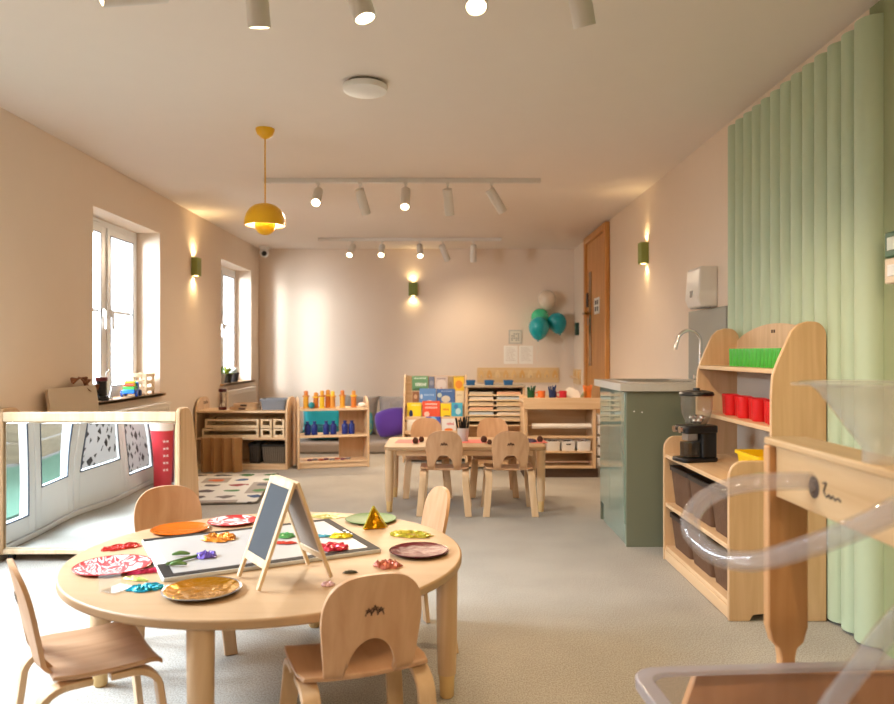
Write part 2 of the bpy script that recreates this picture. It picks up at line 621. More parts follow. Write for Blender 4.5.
# ---- oak door on the right wall
d2 = struct('door_2')
DY0, DY1, DH = 7.36, 8.53, 2.385
b = MB().box(XR - .05, XR, DY0, DY0 + .075, 0, DH).box(XR - .05, XR, DY1 - .075, DY1, 0, DH).box(XR - .05, XR, DY0 + .075, DY1 - .075, DH - .075, DH)
b.done('architrave', OAK, d2, bevel=.012, seg=3)
lf = MB().box(XR - .022, XR, DY0 + .078, DY1 - .078, .01, DH - .078).done('door_leaf', OAK, d2, bevel=.002)
MB().box(XR - .028, XR - .022, 8.18, 8.32, .95, 1.98).done('vision_panel', pbr('dim_door_glass', (150, 100, 50), 0.15), lf)
MB().box(XR - .036, XR - .022, 8.36, 8.44, 1.60, 1.76).done('lock_plate', BLACK, lf, bevel=.003)
b = MB().cyl((XR - .022, 8.40, 1.53), (XR - .075, 8.40, 1.53), .012, n=12)
b.cyl((XR - .07, 8.42, 1.53), (XR - .07, 8.30, 1.53), .011, n=12)
b.cyl((XR - .022, 8.40, 1.53), (XR - .030, 8.40, 1.53), .03, n=18)
b.done('door_handle', pbr('bronze_handle', (150, 112, 62), 0.3, .9), lf)
MB().box(XR - .028, XR - .022, 8.38, 8.42, 1.40, 1.48).done('thumb_turn', STEEL, lf)
sg = tag(MB().box(XR - .031, XR - .0225, 7.74, 8.00, 1.50, 1.67).done('door_sign', WHITE, None, bevel=.003),
         'white square sign with four small dark icons on the oak door', 'sign')
for i in range(2):
    for j in range(2):
        MB().box(XR - .034, XR - .031, 7.79 + i * .1, 7.85 + i * .1, 1.53 + j * .068, 1.575 + j * .068).done('icon', pbr('sign_icon_grey', (110, 110, 108), .5), sg, smooth=False)

# ---- outside the glass
PAVE = pbr('pale_paving', (88, 86, 82), 0.9, vary=.08)
TURF = pbr('artificial_turf', (62, 98, 80), 0.95, bump=(200, .6, .01), vary=.1)
S('ground', MB().box(-14, xo, -4, 14, -.15, -.05), PAVE, smooth=False)
S('ground_turf', MB().box(-4.28, -3.0, -1.5, 4.6, -.05, -.035), TURF, smooth=False)
fc = thing('garden_fence', 'pale timber garden fence outside the patio doors seen in the mirror', 'fence', (-4.35, 0, -.05))
FENCE = wood('pale_fence_timber', (140, 126, 104), (120, 108, 88), 'y', .7)
for k in range(9):
    MB().box(-.02, .02, -2, 6.5, .03 + k * .21, .225 + k * .21).done('board', FENCE, fc, bevel=.005)
for k in range(5):
    MB().box(-.11, -.025, -1.9 + k * 2, -1.8 + k * 2, 0, 1.95).done('fence_post', FENCE, fc, bevel=.005)
bn = thing('garden_bench', 'low pale timber bench on the green turf seen in the mirror', 'bench', (-3.95, 2.2, -.035))
MB().box(-.18, .18, -.7, 1.2, .34, .39).done('seat', FENCE, bn, bevel=.006)
for y in (-.55, 1.0):
    MB().box(-.15, .15, y, y + .06, 0, .34).done('leg', FENCE, bn, bevel=.004)
FAC = pbr('pale_render', (236, 234, 230), .8, vary=.03)
S('facade', MB().box(-12.4, -12, 2, 24, -.15, 6.5), FAC, smooth=False)
b = MB()
for y in (8, 11, 14, 17, 20):
    for z in (.9, 3.6):
        b.box(-12.0, -11.97, y, y + 1.1, z, z + 1.6)
S('facade_windows', b, pbr('pale_window_glass', (190, 200, 210), .2), smooth=False)
b = MB()
for z in (2.9, 3.1, 5.8):
    b.box(-12.0, -11.94, 2, 24, z, z + .08)
S('facade_bands', b, pbr('grey_stone_band', (190, 188, 184), .8), smooth=False)

# ================================================================= LIGHT
wd = bpy.data.worlds.new('sky')
scene.world = wd
wd.use_nodes = True
bg = wd.node_tree.nodes['Background']
bg.inputs[0].default_value = (0.86, 0.93, 1.0, 1)
bg.inputs[1].default_value = SKY if 'SKY' in globals() else 8.0

def aim(o, d):
    o.rotation_euler = Vector(d).normalized().to_track_quat('-Z', 'Y').to_euler()

def area(name, loc, d, sx, sy, power, col, spread=180):
    l = bpy.data.lights.new(name, 'AREA')
    l.shape = 'RECTANGLE'; l.size = sx; l.size_y = sy
    l.energy = power; l.color = col; l.spread = R(spread)
    o = bpy.data.objects.new(name, l)
    COL.objects.link(o)
    o.location = loc
    aim(o, d)
    return o
DAY = (0.86, 0.94, 1.0)
area('daylight_window_far', (-3.3, 7.0, 1.75), (0.9, 1.42, -.24), .7, .9, 52, DAY, 90)
area('daylight_window_near', (-3.3, 4.3, 1.75), (0.9, 1.2, -.3), .7, .9, 100, DAY, 130)
area('daylight_doors', (-3.35, 2.7, 2.3), (1, 0.05, -1.05), 2.3, 1.0, 235, (.72, .87, 1.0), 120)

WARM = (1.0, 0.74, 0.46)
def lamp_spot(parent, loc, d, power, size, blend=.6, col=WARM, rad=.03):
    l = bpy.data.lights.new('spot_bulb', 'SPOT')
    l.energy = power; l.color = col; l.spot_size = R(size); l.spot_blend = blend; l.shadow_soft_size = rad
    o = bpy.data.objects.new('spot_bulb', l)
    COL.objects.link(o)
    o.location = loc
    aim(o, d)
    if parent: o.parent = parent
    return o

sunl = bpy.data.lights.new('low_sun_glint', 'SPOT')
sunl.energy = 230; sunl.color = (1.0, .97, .93); sunl.spot_size = R(34); sunl.spot_blend = .3; sunl.shadow_soft_size = .10
so_ = bpy.data.objects.new('low_sun_glint', sunl)
COL.objects.link(so_)
so_.location = (-4.9, 4.95, 2.25)
aim(so_, (.65, 1, -.185))

LENS = glow('lamp_lens', (255, 226, 180), 14.0)
def track(x0, x1, y, label, spots, power, lens_names, pw=(1, 1, 1, 1, 1)):
    t = thing('lighting_track', label, 'light track', (0, y, ZC), group='ceiling light tracks')
    MB().box(x0, x1, -.018, .018, -.035, 0).done('rail', SPOTW, t, bevel=.003)
    MB().box(x0 - .05, x0, -.02, .02, -.038, 0).done('end_cap', SPOTW, t, bevel=.004)
    for i, (x, d) in enumerate(spots):
        d = Vector(d).normalized()
        s = thing('spotlight', lens_names[i], 'spotlight', (x, y, ZC - .035), group='track spotlights')
        sl = .14 if (y < 3 and i == 0) else .075
        MB().box(-.012, .012, -.03, .03, -.014, 0).cyl((0, 0, -.012), (0, 0, -sl), .007, n=10).done('stem', SPOTW, s)
        h = Vector((0, 0, -sl))
        p0, p1 = h - d * .03, h + d * .165
        b = MB()
        b.cyl(p0, p1, .036, n=24, caps=False)
        b.cyl(p0, p0 + d * .002, .036, n=24)
        b.cyl(p1 - d * .012, p1, .031, n=24, caps=False)
        a1 = d.orthogonal().normalized(); a2 = d.cross(a1)
        A, B = b.ring(p1, .036, 24, a1, a2), b.ring(p1, .031, 24, a1, a2)
        b.bridge(A, B)
        b.done('lamp_body', SPOTW, s)
        MB().cyl(p1 - d * .012, p1 - d * .008, .0305, n=24).done('lens', LENS, s)
        lamp_spot(s, p1 + d * .004, d, power * pw[i], 104, .8, WARM if y < 3 else (1.0, .79, .56))

track(-1.08, .78, 2.34, 'white lighting track nearest the camera, just above the picture', [
    (-.91, (-.82, -.5, -.3)), (-.60, (.02, .3, -1)), (-.30, (.28, -.10, -.95)), (.085, (.02, -.45, -.9)), (.40, (.24, .35, -.9))], 28,
    ['white spotlight at the top edge of the picture turned sideways to the left',
     'large unlit-looking white spotlight pointing straight down, second from left along the top edge',
     'large white spotlight with its lit lens showing, above the round ceiling disc',
     'large spotlight glaring straight at the camera at the top edge',
     'large white spotlight leaning right and away, last along the top edge'], (2.6, .4, .4, .5, 2.4))
track(-1.32, .70, 5.62, 'white lighting track across the middle of the ceiling behind the yellow pendant', [
    (-.965, (.03, -.8, -.6)), (-.65, (.22, .45, -.85)), (-.31, (0, -.65, -.75)), (.005, (.1, .4, -.9)), (.335, (.5, .3, -.75))], 66,
    ['glowing spotlight first from left on the middle track',
     'white spotlight tilted right, second from left on the middle track',
     'glowing spotlight in the centre of the middle track',
     'white spotlight hanging almost straight, fourth from left on the middle track',
     'white spotlight tilted strongly to the right, last on the middle track'], (.75, 1.0, .6, .85, .25))
track(-1.42, .62, 8.55, 'white lighting track farthest away by the back wall', [
    (-1.08, (-.1, -.75, -.6)), (-.74, (0, -.75, -.6)), (-.31, (.05, -.7, -.65)), (-.05, (.35, .5, -.8)), (.30, (.02, .35, -.95))], 62,
    ['small glowing spotlight first from left on the farthest track',
     'small glowing spotlight second from left on the farthest track',
     'small glowing spotlight in the centre of the farthest track above the wall light',
     'small white spotlight tilted to the right on the farthest track',
     'small white spotlight hanging straight, last on the farthest track'], (1, 1, 1, .25, .27))

track(-1.1, .8, -.95, 'white lighting track behind the camera', [  # unseen track and spotlights, added to brighten the foreground
    (-.9, (-.1, .55, -.8)), (-.45, (.1, .6, -.75)), (0, (0, .65, -.7)), (.4, (.22, .65, -.6)), (.75, (.2, .65, -.6))], 26,
    ['white spotlight on the track behind the camera, first from left', 'white spotlight on the track behind the camera, second from left', 'white spotlight on the track behind the camera, middle one', 'white spotlight on the track behind the camera, fourth from left', 'white spotlight on the track behind the camera, last one'], (.6, .4, .5, 1.6, 2.2))
# ---- pendant
p = thing('pendant_lamp', 'yellow flowerpot shaped pendant lamp hanging from the ceiling', 'lamp', (-1.06, 4.37, ZC))
MB().lathe([(0, 0), (.055, 0), (.054, -.012), (.045, -.035), (.025, -.052), (.008, -.06), (0, -.06)], n=28).done('canopy', YEL, p)
MB().cyl((0, 0, -.05), (0, 0, -.45), .004, n=8).done('cord', YEL, p)
pf = [(.0, -.435), (.03, -.437), (.06, -.446), (.09, -.468), (.108, -.497), (.117, -.53), (.120, -.565)]
MB().lathe(pf + [(r - .003, z) for r, z in reversed(pf[1:])] + [(0, -.439)], n=40).done('lamp_shade', YEL, p)
MB().lathe([(r - .004, z) for r, z in pf[1:]] + [(.113, -.565), (.114, -.53)], n=40).done('shade_lining', pbr('white_enamel', (244, 236, 220), .35), p)
q = [(.058, -.535), (.060, -.56), (.056, -.585), (.042, -.605), (.02, -.617), (0, -.62)]
MB().lathe([(.054, -.538)] + q + [(.02, -.612), (.040, -.60), (.053, -.583), (.056, -.56)], n=32, close=True).done('bowl', YEL, p)
MB().cyl((0, 0, -.44), (0, 0, -.47), .012, n=12).done('lamp_holder', WHITE, p)
MB().sphere((0, 0, -.50), .026, 16, 10).done('bulb', glow('pendant_bulb', (255, 236, 205), 12), p)
pl_ = bpy.data.lights.new('pendant_bulb', 'POINT')
pl_.energy = 26; pl_.color = (1, .82, .6); pl_.shadow_soft_size = .03
po_ = bpy.data.objects.new('pendant_bulb', pl_)
COL.objects.link(po_)
po_.parent = p; po_.location = (0, 0, -.53)

# ---- ceiling disc, camera
dk = thing('smoke_detector', 'flat round white disc on the ceiling', 'ceiling disc', (-.395, 3.62, ZC))
MB().lathe([(0, 0), (.085, 0), (.085, -.016), (0, -.016)], n=36).done('base_plate', pbr('grey_gap', (150, 140, 128), .6), dk)
MB().lathe([(0, -.016), (.106, -.016), (.108, -.022), (.104, -.042), (.085, -.05), (0, -.052)], n=40).done('cover', pbr('off_white_cover', (242, 238, 232), .5), dk)
cm = thing('security_camera', 'small white dome security camera in the far left ceiling corner', 'camera', (-2.24, 9.2, ZC))
MB().lathe([(0, 0), (.06, 0), (.062, -.03), (.055, -.04), (0, -.04)], n=28).done('base', WHITE, cm)
MB().sphere((0, -.005, -.085), .058, 20, 12).done('dome', WHITE, cm)
MB().cyl((.01, -.05, -.098), (.016, -.068, -.102), .032, .028, n=20).done('camera_lens', BLACK, cm)

# ---- wall lights
def wall_light(loc, rz, label, power):
    w = thing('wall_light', label, 'wall light', loc, rz, 'green up and down wall lights')
    # local: wall at y = 0, body out to -y
    b = MB()
    pts = [(-.055, 0), (.055, 0), (.055, -.05)]
    n = 5
    for k in range(n):
        x0 = .055 - k * .11 / n
        for a in range(1, 6):
            t = PI * a / 6
            pts.append((x0 - .11 / n * (1 - math.cos(t)) / 2, -.05 - .012 * math.sin(t)))
        pts.append((x0 - .11 / n, -.05))
    b.prism(list(reversed(pts)), -.083, .083)
    b.done('lamp_body', OLIVE, w)
    for sgn in (-1, 1):
        z = sgn * .083
        MB().cyl((0, -.028, z), (0, -.028, z + sgn * .003), .02, n=18).done('lens', glow('sconce_lens', (255, 220, 150), 10), w)
        lamp_spot(w, (0, -.03, z + sgn * .006), (0, .12, sgn), power, 150, .9, (1, .74, .38), .02)
wall_light((XL, 7.0, 1.895), R(90), 'green wall light on the left wall between the two windows', 9)
wall_light((-.426, YB, 1.89), 0, 'green wall light in the middle of the back wall', 4)
wall_light((XR, 6.0, 1.89), R(-90), 'green wall light on the right wall between oak door and towel dispenser', 3)

# ---- call points by the right edge
cp = thing('call_point', 'dark green break glass box on the sage wall at the right edge', 'call point', (XR, 2.605, 1.475), R(-90))
MB().box(-.045, .045, -.055, 0, -.045, .045).done('case', pbr('call_point_green', (14, 86, 56), .35), cp, bevel=.005)
MB().box(-.025, .025, -.058, -.055, -.02, .025).done('glass_panel', pbr('pale_panel', (200, 210, 200), .3), cp, bevel=.001)
cp = thing('door_release', 'white switch box below the green break glass box', 'switch', (XR, 2.605, 1.384), R(-90))
MB().box(-.045, .045, -.055, 0, -.045, .044).done('case', pbr('cream_plastic', (232, 212, 188), .4), cp, bevel=.005)
MB().box(-.02, .02, -.060, -.055, -.02, .02).done('button', WHITE, cp, bevel=.002)
# ================================================================= FAR FURNITURE
def simple(name, mb, mat, label, cat, loc=(0, 0, 0), rz=0.0, group=None, **k):
    return tag(mb.done(name, mat, None, loc, rz, **k), label, cat, group)

# ---- radiators
RADM = pbr('radiator_enamel', (236, 223, 207), .4)
def radiator(y0, y1, label):
    r = thing('radiator', label, 'radiator', (XL, (y0 + y1) / 2, 0), group='radiators under the windows')
    h = (y1 - y0) / 2
    b = MB().box(.035, .1, -h, h, .12, .675)
    b.done('panel', RADM, r, bevel=.006)
    MB().box(.03, .105, -h - .004, h + .004, .676, .692).done('grille', RADM, r, bevel=.003)
    b = MB()
    n = int(2 * h / .05)
    for k in range(n):
        y = -h + .03 + k * .05
        b.box(.1, .106, y, y + .025, .15, .65)
    b.done('fluted_panel', RADM, r, bevel=.003)
    for y in (-h * .7, h * .7):
        MB().box(0, .035, y - .02, y + .02, .3, .6).done('bracket', RADM, r)
    for y in (-h + .02, h - .02):
        MB().cyl((.06, y, 0), (.06, y, .12), .008, n=10).done('pipe', RADM, r)
radiator(4.98, 6.16, 'wall coloured radiator under the nearer window behind the leaning board')
radiator(7.80, 8.92, 'wall coloured radiator under the farther window behind the low shelf')

# ---- leaning board and dried leaves
bd = thing('display_board', 'large beige board leaning on the left wall behind the mirror panel', 'board', (-2.2, 4.66, 0), R(90))
bm = pbr('beige_card', (206, 186, 160), .8, vary=.05)
b = MB()
b.M = Matrix.Translation((0, 0, .002)) @ Matrix.Rotation(R(-8.5), 4, 'X')
b.prism(rr(-.30, .30, 0, .89, .02), -.009, .009, 'y')
b.done('panel', bm, bd)
lf = thing('dried_branch', 'dried brown twig with curled leaves lying over the top of the leaning board', 'branch', (-2.318, 4.70, .905), R(90))
TW = pbr('dry_leaf_brown', (150, 96, 62), .8, vary=.2)
MB().tube(smooth_path([(-.05, 0, .0), (.03, 0, .03), (.1, .01, .01), (.2, .02, -.03), (.25, .03, -.05)], 5), .006, 8).done('twig', TW, lf)
for k, (x, z, a, s) in enumerate(((-.04, .0, .2, .09), (.05, .02, -.25, .10), (.13, -.03, .5, .09), (.2, -.05, 2.7, .08), (.24, -.03, -.6, .07))):
    b = MB()
    def fn(u, v, s=s, a=a):
        w = math.sin(PI * u) * .4
        p = Vector((s * (u - .1), (v - .5) * s * w * 1.4, .02 * math.sin(u * 3) + .012 * abs(v - .5)))
        return Matrix.Rotation(-a, 4, 'Y') @ p
    b.sheet(fn, 8, 4, (0, 0, .002))
    b.done('leaf', TW, lf, (x, .01, z))

# ---- things on the sills
ST = SILL + .022
fk = thing('flask', 'black flask with a dark red cap on the nearer window sill', 'flask', (-2.41, 5.23, ST))
MB().lathe([(0, 0), (.048, 0), (.048, .03), (.036, .036), (.034, .13), (.036, .135), (0, .135)], n=28).done('body', BLACK, fk)
MB().lathe([(0, .136), (.04, .136), (.04, .162), (0, .164)], n=28).done('lid', pbr('dark_red_plastic', (96, 20, 34), .35), fk)
MB().tube([(0, -.036, .12), (0, -.062, .115), (0, -.062, .05), (0, -.036, .045)], .007, 8).done('handle', BLACK, fk)
wl = thing('wire_whisk', 'thin steel wire loop standing beside the black flask on the sill', 'whisk', (-2.43, 5.38, ST))
MB().cyl((0, 0, 0), (0, 0, .012), .035, .03, n=20).done('base', STEEL, wl)
MB().tube(smooth_path([(0, -.02, .01), (0, -.04, .1), (0, -.03, .18), (0, .01, .205), (0, .045, .18), (0, .05, .08), (0, .02, .01)], 6), .005, 8).done('loop', STEEL, wl)

fr = thing('block_stand', 'pale wooden block stand at the far end of the nearer sill', 'wooden toy', (-2.43, 6.0, ST))
for x in (-.05, .05):
    for y in (-.07, .07):
        MB().box(x - .008, x + .008, y - .008, y + .008, 0, .17).done('post', PALE, fr, bevel=.002)
for z in (.03, .085, .14):
    MB().box(-.06, .06, -.085, .085, z, z + .026).done('slat', PALE, fr, bevel=.002)
tc_ = thing('toy_truck', 'blue toy truck with a rainbow load on the nearer sill', 'toy', (-2.40, 5.70, ST), R(10))
BLU = pbr('bright_blue_plastic', (34, 104, 190), .35)
MB().box(-.045, .045, -.09, .09, .025, .055).done('chassis', BLU, tc_, bevel=.005)
MB().prism([(.03, .055), (.09, .055), (.09, .075), (.07, .105), (.03, .105)], -.042, .042, 'x').done('cab', BLU, tc_, bevel=.004)
for k, c in enumerate(((226, 60, 40), (240, 150, 30), (240, 215, 40), (60, 170, 70), (40, 110, 60))):
    y = -.085 + k * .022
    MB().cyl((-.035, y + .011, .09 + .02 * (k % 2)), (.035, y + .011, .09 + .02 * (k % 2)), .0105, n=12).done('load_roller', pbr('toy_colour_%s' % 'abcde'[k], c, .4), tc_)
MB().box(-.04, .04, -.088, .026, .056, .078).done('load_bed', pbr('green_plastic', (60, 160, 70), .4), tc_, bevel=.002)
for x in (-.052, .052):
    for y in (-.055, .055):
        MB().cyl((x - .008, y, .024), (x + .008, y, .024), .024, n=18).done('wheel', pbr('wheel_blue', (24, 60, 130), .4), tc_)

LEAF = pbr('houseplant_green', (104, 146, 56), .6, vary=.3, vscale=30)
def pot_plant(loc, label, potcol, leafcol, seed, hh=.09):
    t = thing('potted_plant', label, 'plant', loc, group='pot plants on the farther sill')
    t.scale = (1.25, 1.25, 1.15)
    MB().lathe([(0, 0), (.036, 0), (.048, .075), (.052, .078), (.052, .09), (.044, .09), (.042, .08), (0, .078)], n=24).done('pot', pbr('pot_' + str(seed), potcol, .6), t)
    MB().cyl((0, 0, .076), (0, 0, .082), .042, n=20).done('soil', pbr('soil_' + str(seed), (50, 36, 26), .95), t)
    rd = random.Random(seed)
    b = MB()
    for k in range(26):
        a = rd.uniform(0, 2 * PI); el = rd.uniform(.25, 1.4); L = rd.uniform(.5, 1.0) * hh
        d = Vector((math.cos(a) * math.cos(el), math.sin(a) * math.cos(el), math.sin(el)))
        sd = Vector((-math.sin(a), math.cos(a), 0))
        up = d.cross(sd)
        base = Vector((0, 0, .08))
        b.sheet(lambda u, v: base + d * (L * u) + sd * ((v - .5) * .035 * math.sin(PI * min(1, u * .9 + .05))) - Vector((0, 0, .03 * u * u)) + up * (.004 * abs(v - .5)), 5, 2)
    b.done('foliage', leafcol, t)
pot_plant((-2.42, 7.98, ST), 'bushy green plant in a pale pot on the farther window sill', (205, 200, 190), LEAF, 3, .12)
pot_plant((-2.42, 8.24, ST), 'yellow green plant in a dark pot, second on the farther sill', (40, 36, 34), pbr('lime_leaf', (150, 160, 40), .6, vary=.2), 4, .12)
pot_plant((-2.42, 8.50, ST), 'dark pot with pale wispy stems nearest the back wall on the farther sill', (36, 32, 34), pbr('pale_leaf', (205, 205, 195), .6), 5, .11)

# ---- low shelf by the left wall
LX0, LX1, LY0, LY1 = -2.355, -1.49, 7.0, 7.38
sh = thing('low_shelf', 'low wooden shelf with trays and baskets under the left wall', 'shelf', (LX0, LY0, 0))
w, d = LX1 - LX0, LY1 - LY0
prof = [(0, 0), (d, 0), (d, .60), (d - .03, .65), (d - .09, .67), (.16, .67), (.08, .65), (.03, .60), (0, .54)]
for x in (0, w - .02):
    e = MB().prism(prof, x, x + .02, 'x').done('side_panel', BIRCHZ, sh, bevel=.004)
b = MB()
for y, s in ((.2, 1), (.235, .8), (.265, 1), (.30, .7)):
    b.box(.0205, .0215, y, y + .018, .60, .60 + .03 * s)
b.done('emblem', DARKINK, sh, smooth=False)
for n_, z in (('shelf_board', .53), ('shelf_board', .278), ('shelf_board', .03)):
    MB().box(.02, w - .02, .012, d, z, z + .02).done(n_, BIRCH, sh, bevel=.003)
MB().box(.02, w - .02, d - .012, d, .05, .53).done('back_panel', BIRCH, sh)
MB().box(.02, w - .02, .012, .03, 0, .03).done('kick_board', BIRCH, sh)
def open_tray(name, x0, x1, y0, y1, z0, h, mat, label, cat, group, t=.01):
    o = thing(name, label, cat, ((x0 + x1) / 2, (y0 + y1) / 2, z0), 0, group)
    a, c = (x1 - x0) / 2, (y1 - y0) / 2
    MB().box(-a, a, -c, c, 0, .008).done('base', mat, o)
    # front with a long hand slot
    s = MB().box(-a, a, -c, -c + t, .008, .026).box(-a, a, -c, -c + t, h - .016, h)
    s.box(-a, -a + .02, -c, -c + t, .026, h - .016).box(a - .02, a, -c, -c + t, .026, h - .016)
    s.done('front', mat, o, bevel=.002)
    MB().box(-a, -a + t, -c + t, c, .008, h).box(a - t, a, -c + t, c, .008, h).box(-a + t, a - t, c - t, c, .008, h).done('wall', mat, o, bevel=.002)
    return o
for r_, z in enumerate((.2985, .388)):
    nm = ('upper', 'lower')[1 - r_]
    x0 = LX0 + .06 + .03 * r_
    open_tray('sorting_tray', x0, x0 + .53 - .03 * r_, LY0 + .02, LY0 + .33, z, .082, PALE, 'long wooden tray with an open slot front, %s of the two in the low shelf' % nm, 'tray', 'long trays in the low shelf')
    for k in range(2):
        x = LX0 + .61 + k * .118
        open_tray('small_tray', x, x + .105, LY0 + .02, LY0 + .32, z, .082, PALE, 'small square fronted wooden tray in the low shelf, %s row, %s of two' % (nm, ('left', 'right')[k]), 'tray', 'small trays in the low shelf')
# corrugated card, baskets
ZZ = MB()
pts = []
n = 4
for k in range(n * 2 + 1):
    pts.append((k * .055, 0 if k % 2 == 0 else -.075))
poly = pts + [(p[0], p[1] + .012) for p in reversed(pts)]
ZZ.prism([(x * .86, y * .95) for x, y in poly], 0, .31, 'z')
simple('folding_board', ZZ, pbr('brown_card', (184, 138, 88), .8, vary=.06), 'zigzag folded brown board standing on the floor in front of the low shelf', 'board', (LX0 + .09, LY0 - .10, .001))
DKB = pbr('dark_woven_basket', (66, 58, 52), .85, bump=(90, .6, .006), vary=.15)
def basket(name, sx, sy, h, mat, label, cat, loc, group=None, rz=0, ribs=True, lip=BLACK):
    o = thing(name, label, cat, loc, rz, group)
    b = MB()
    t = .008
    k = .88
    P = rr(-sx / 2, sx / 2, -sy / 2, sy / 2, .02, 3)
    Pi = rr(-sx / 2 + t, sx / 2 - t, -sy / 2 + t, sy / 2 - t, .014, 3)
    rows = [([(x * k, y * k, 0) for x, y in P]), ([(x, y, h) for x, y in P]), ([(x, y, h) for x, y in Pi]), ([(x * k, y * k, .01) for x, y in Pi])]
    V = [[b.v(p) for p in row] for row in rows]
    for A, B in zip(V, V[1:]):
        b.bridge(A, B)
    b.f(list(reversed(V[0]))); b.f(V[-1])
    b.done('body', mat, o)
    if ribs:
        b = MB()
        nn = int(sx / .022)
        for i in range(nn):
            x = (-.5 + (i + .5) / nn) * sx * .9
            b.cyl((x * k, -sy / 2 * k - .001, .01), (x, -sy / 2 - .001, h - .02), .0065, n=8)
        b.done('rib', mat, o)
    b = MB()
    P2 = rr(-sx / 2 - .006, sx / 2 + .006, -sy / 2 - .006, sy / 2 + .006, .024, 3)
    lo, hi = [b.v((x, y, h - .018)) for x, y in P2], [b.v((x, y, h + .003)) for x, y in P2]
    li, hi2 = [b.v((x, y, h - .018)) for x, y in Pi], [b.v((x, y, h + .003)) for x, y in Pi]
    b.bridge(lo, hi); b.bridge(hi, hi2); b.bridge(hi2, li); b.bridge(li, lo)
    b.done('rim', lip, o)
    return o
basket('basket', .11, .25, .18, DKB, 'small dark basket in the low shelf beside the wide ribbed one', 'basket', (LX0 + .54, LY0 + .18, .052))
basket('basket', .235, .25, .175, pbr('grey_brown_rib', (116, 104, 90), .8, bump=(60, .4, .005)), 'wide ribbed grey brown basket at the right of the low shelf', 'basket', (LX0 + .725, LY0 + .18, .052))
# on top
hg = thing('sand_timer', 'sand timer with dark red ends on the low shelf', 'sand timer', (-2.13, 7.12, .551))
DR_ = pbr('dark_red_lacquer', (88, 22, 26), .35)
for z0, z1 in ((0, .03), (.17, .2)):
    MB().cyl((0, 0, z0), (0, 0, z1), .037, n=28).done('end_cap', DR_, hg, bevel=.003)
MB().lathe([(.026, .03), (.028, .06), (.02, .085), (.005, .1), (.02, .115), (.028, .14), (.026, .17)], n=24).done('glass_bulb', clear('bulb_glass', body=.12), hg)
for k in range(3):
    a = 2 * PI * k / 3 + .5
    MB().cyl((.032 * math.cos(a), .032 * math.sin(a), .03), (.032 * math.cos(a), .032 * math.sin(a), .17), .003, n=8).done('post', DR_, hg)
MB().lathe([(0, .032), (.025, .032), (.02, .055), (0, .065)], n=20).done('sand', pbr('white_sand', (235, 225, 205), .9), hg)
for k in range(2):
    t = thing('round_tray', 'flat wooden tray, %s of a pair stacked on the low shelf' % ('bottom', 'top')[k], 'tray', (-1.93 + .01 * k, 7.18, .551 + k * .031), group='trays stacked on the low shelf')
    r = .148 - .025 * k
    MB().lathe([(0, 0), (r, 0), (r, .03), (r - .012, .03), (r - .012, .008), (0, .008)], n=40, sy=.8).done('body', MAPLE, t)
    MB().box(-.03, .03, -r * .8 - .008, -r * .8 + .002, .006, .022).done('handle', DARKINK, t, bevel=.003)
GREYT = pbr('grey_plastic', (128, 130, 136), .5)
basket('storage_bin', .25, .22, .10, GREYT, 'shallow grey bin at the right end of the low shelf top', 'bin', (-1.645, 7.2, .551), ribs=False, lip=GREYT)

# ---- open shelf with coloured skittles
MROT = R(15)
os_ = thing('open_shelf', 'open backed wooden shelf with rounded sides showing teal cushions through it', 'shelf', (-1.395, 7.0, 0), MROT)
mw, md = .677, .30
prof = [(0, 0), (.05, 0), (.07, .03), (md - .07, .03), (md - .05, 0), (md, 0), (md, .60), (md - .04, .655), (md - .1, .67), (.14, .66), (.06, .63), (.015, .58), (0, .54)]
for x in (0, mw - .02):
    MB().prism(prof, x, x + .02, 'x').done('side_panel', MAPLE, os_, bevel=.005)
for z in (.545, .292, .05):
    MB().box(.02, mw - .02, .008, md - .004, z, z + .02).done('shelf_board', MAPLEY if False else BIRCH, os_, bevel=.003)
MB().box(.42, mw - .02, md - .02, md - .006, .07, .545).done('back_panel', MAPLE, os_)
MB().box(.02, mw - .02, .02, .035, .005, .05).done('plinth', BIRCH, os_)
MM = Matrix.Translation((-1.395, 7.0, 0)) @ Matrix.Rotation(MROT, 4, 'Z')
def onM(x, y, z):
    return MM @ Vector((x, y, z))
SKR = 1.45
SKY_ = [pbr('golden_wood', (226, 160, 40), .4), pbr('orange_wood', (206, 116, 36), .4), pbr('honey_wood', (214, 142, 52), .4), pbr('yellow_wood', (236, 190, 40), .4)]
names = ['first', 'second', 'third', 'fourth', 'fifth', 'sixth', 'seventh']
for k, (x, m, h, y) in enumerate(((.085, 0, .185, .10), (.18, 1, .165, .12), (.235, 3, .185, .09), (.295, 1, .19, .13), (.335, 2, .18, .08), (.43, 0, .185, .10), (.54, 1, .18, .11))):
    t = thing('wooden_skittle', '%s wooden skittle from the left on top of the open shelf' % names[k], 'skittle', onM(x, y, .5655), MROT, 'wooden skittles on the open shelf')
    h *= .9
    MB().lathe([(0, 0), (.032, 0), (.032, .008), (.025, .012), (.025, h * .66), (0, h * .66)], n=20).done('body', SKY_[m], t)
    MB().lathe([(0, h * .66), (.034, h * .66), (.034, h * .66 + .012), (0, h * .66 + .012)], n=20).done('collar', SKY_[(m + 2) % 4], t)
    MB().lathe([(0, h * .66 + .012), (.019, h * .66 + .012), (.020, h - .01), (.014, h), (0, h)], n=18).done('peg', SKY_[(m + 1) % 4], t)
simple('toy_ball', MB().sphere((0, 0, .03), .03), pbr('teal_ball', (40, 140, 150), .4), 'small teal ball between the first two skittles', 'ball', onM(.135, .07, .5655))
simple('shell', MB().sphere((0, 0, .022), .04, 14, 8, 1, .8, .55), pbr('white_shell', (240, 234, 224), .6, bump=(40, .6, .01)), 'white rounded shell at the right end of the open shelf top', 'shell', onM(.62, .12, .5655))
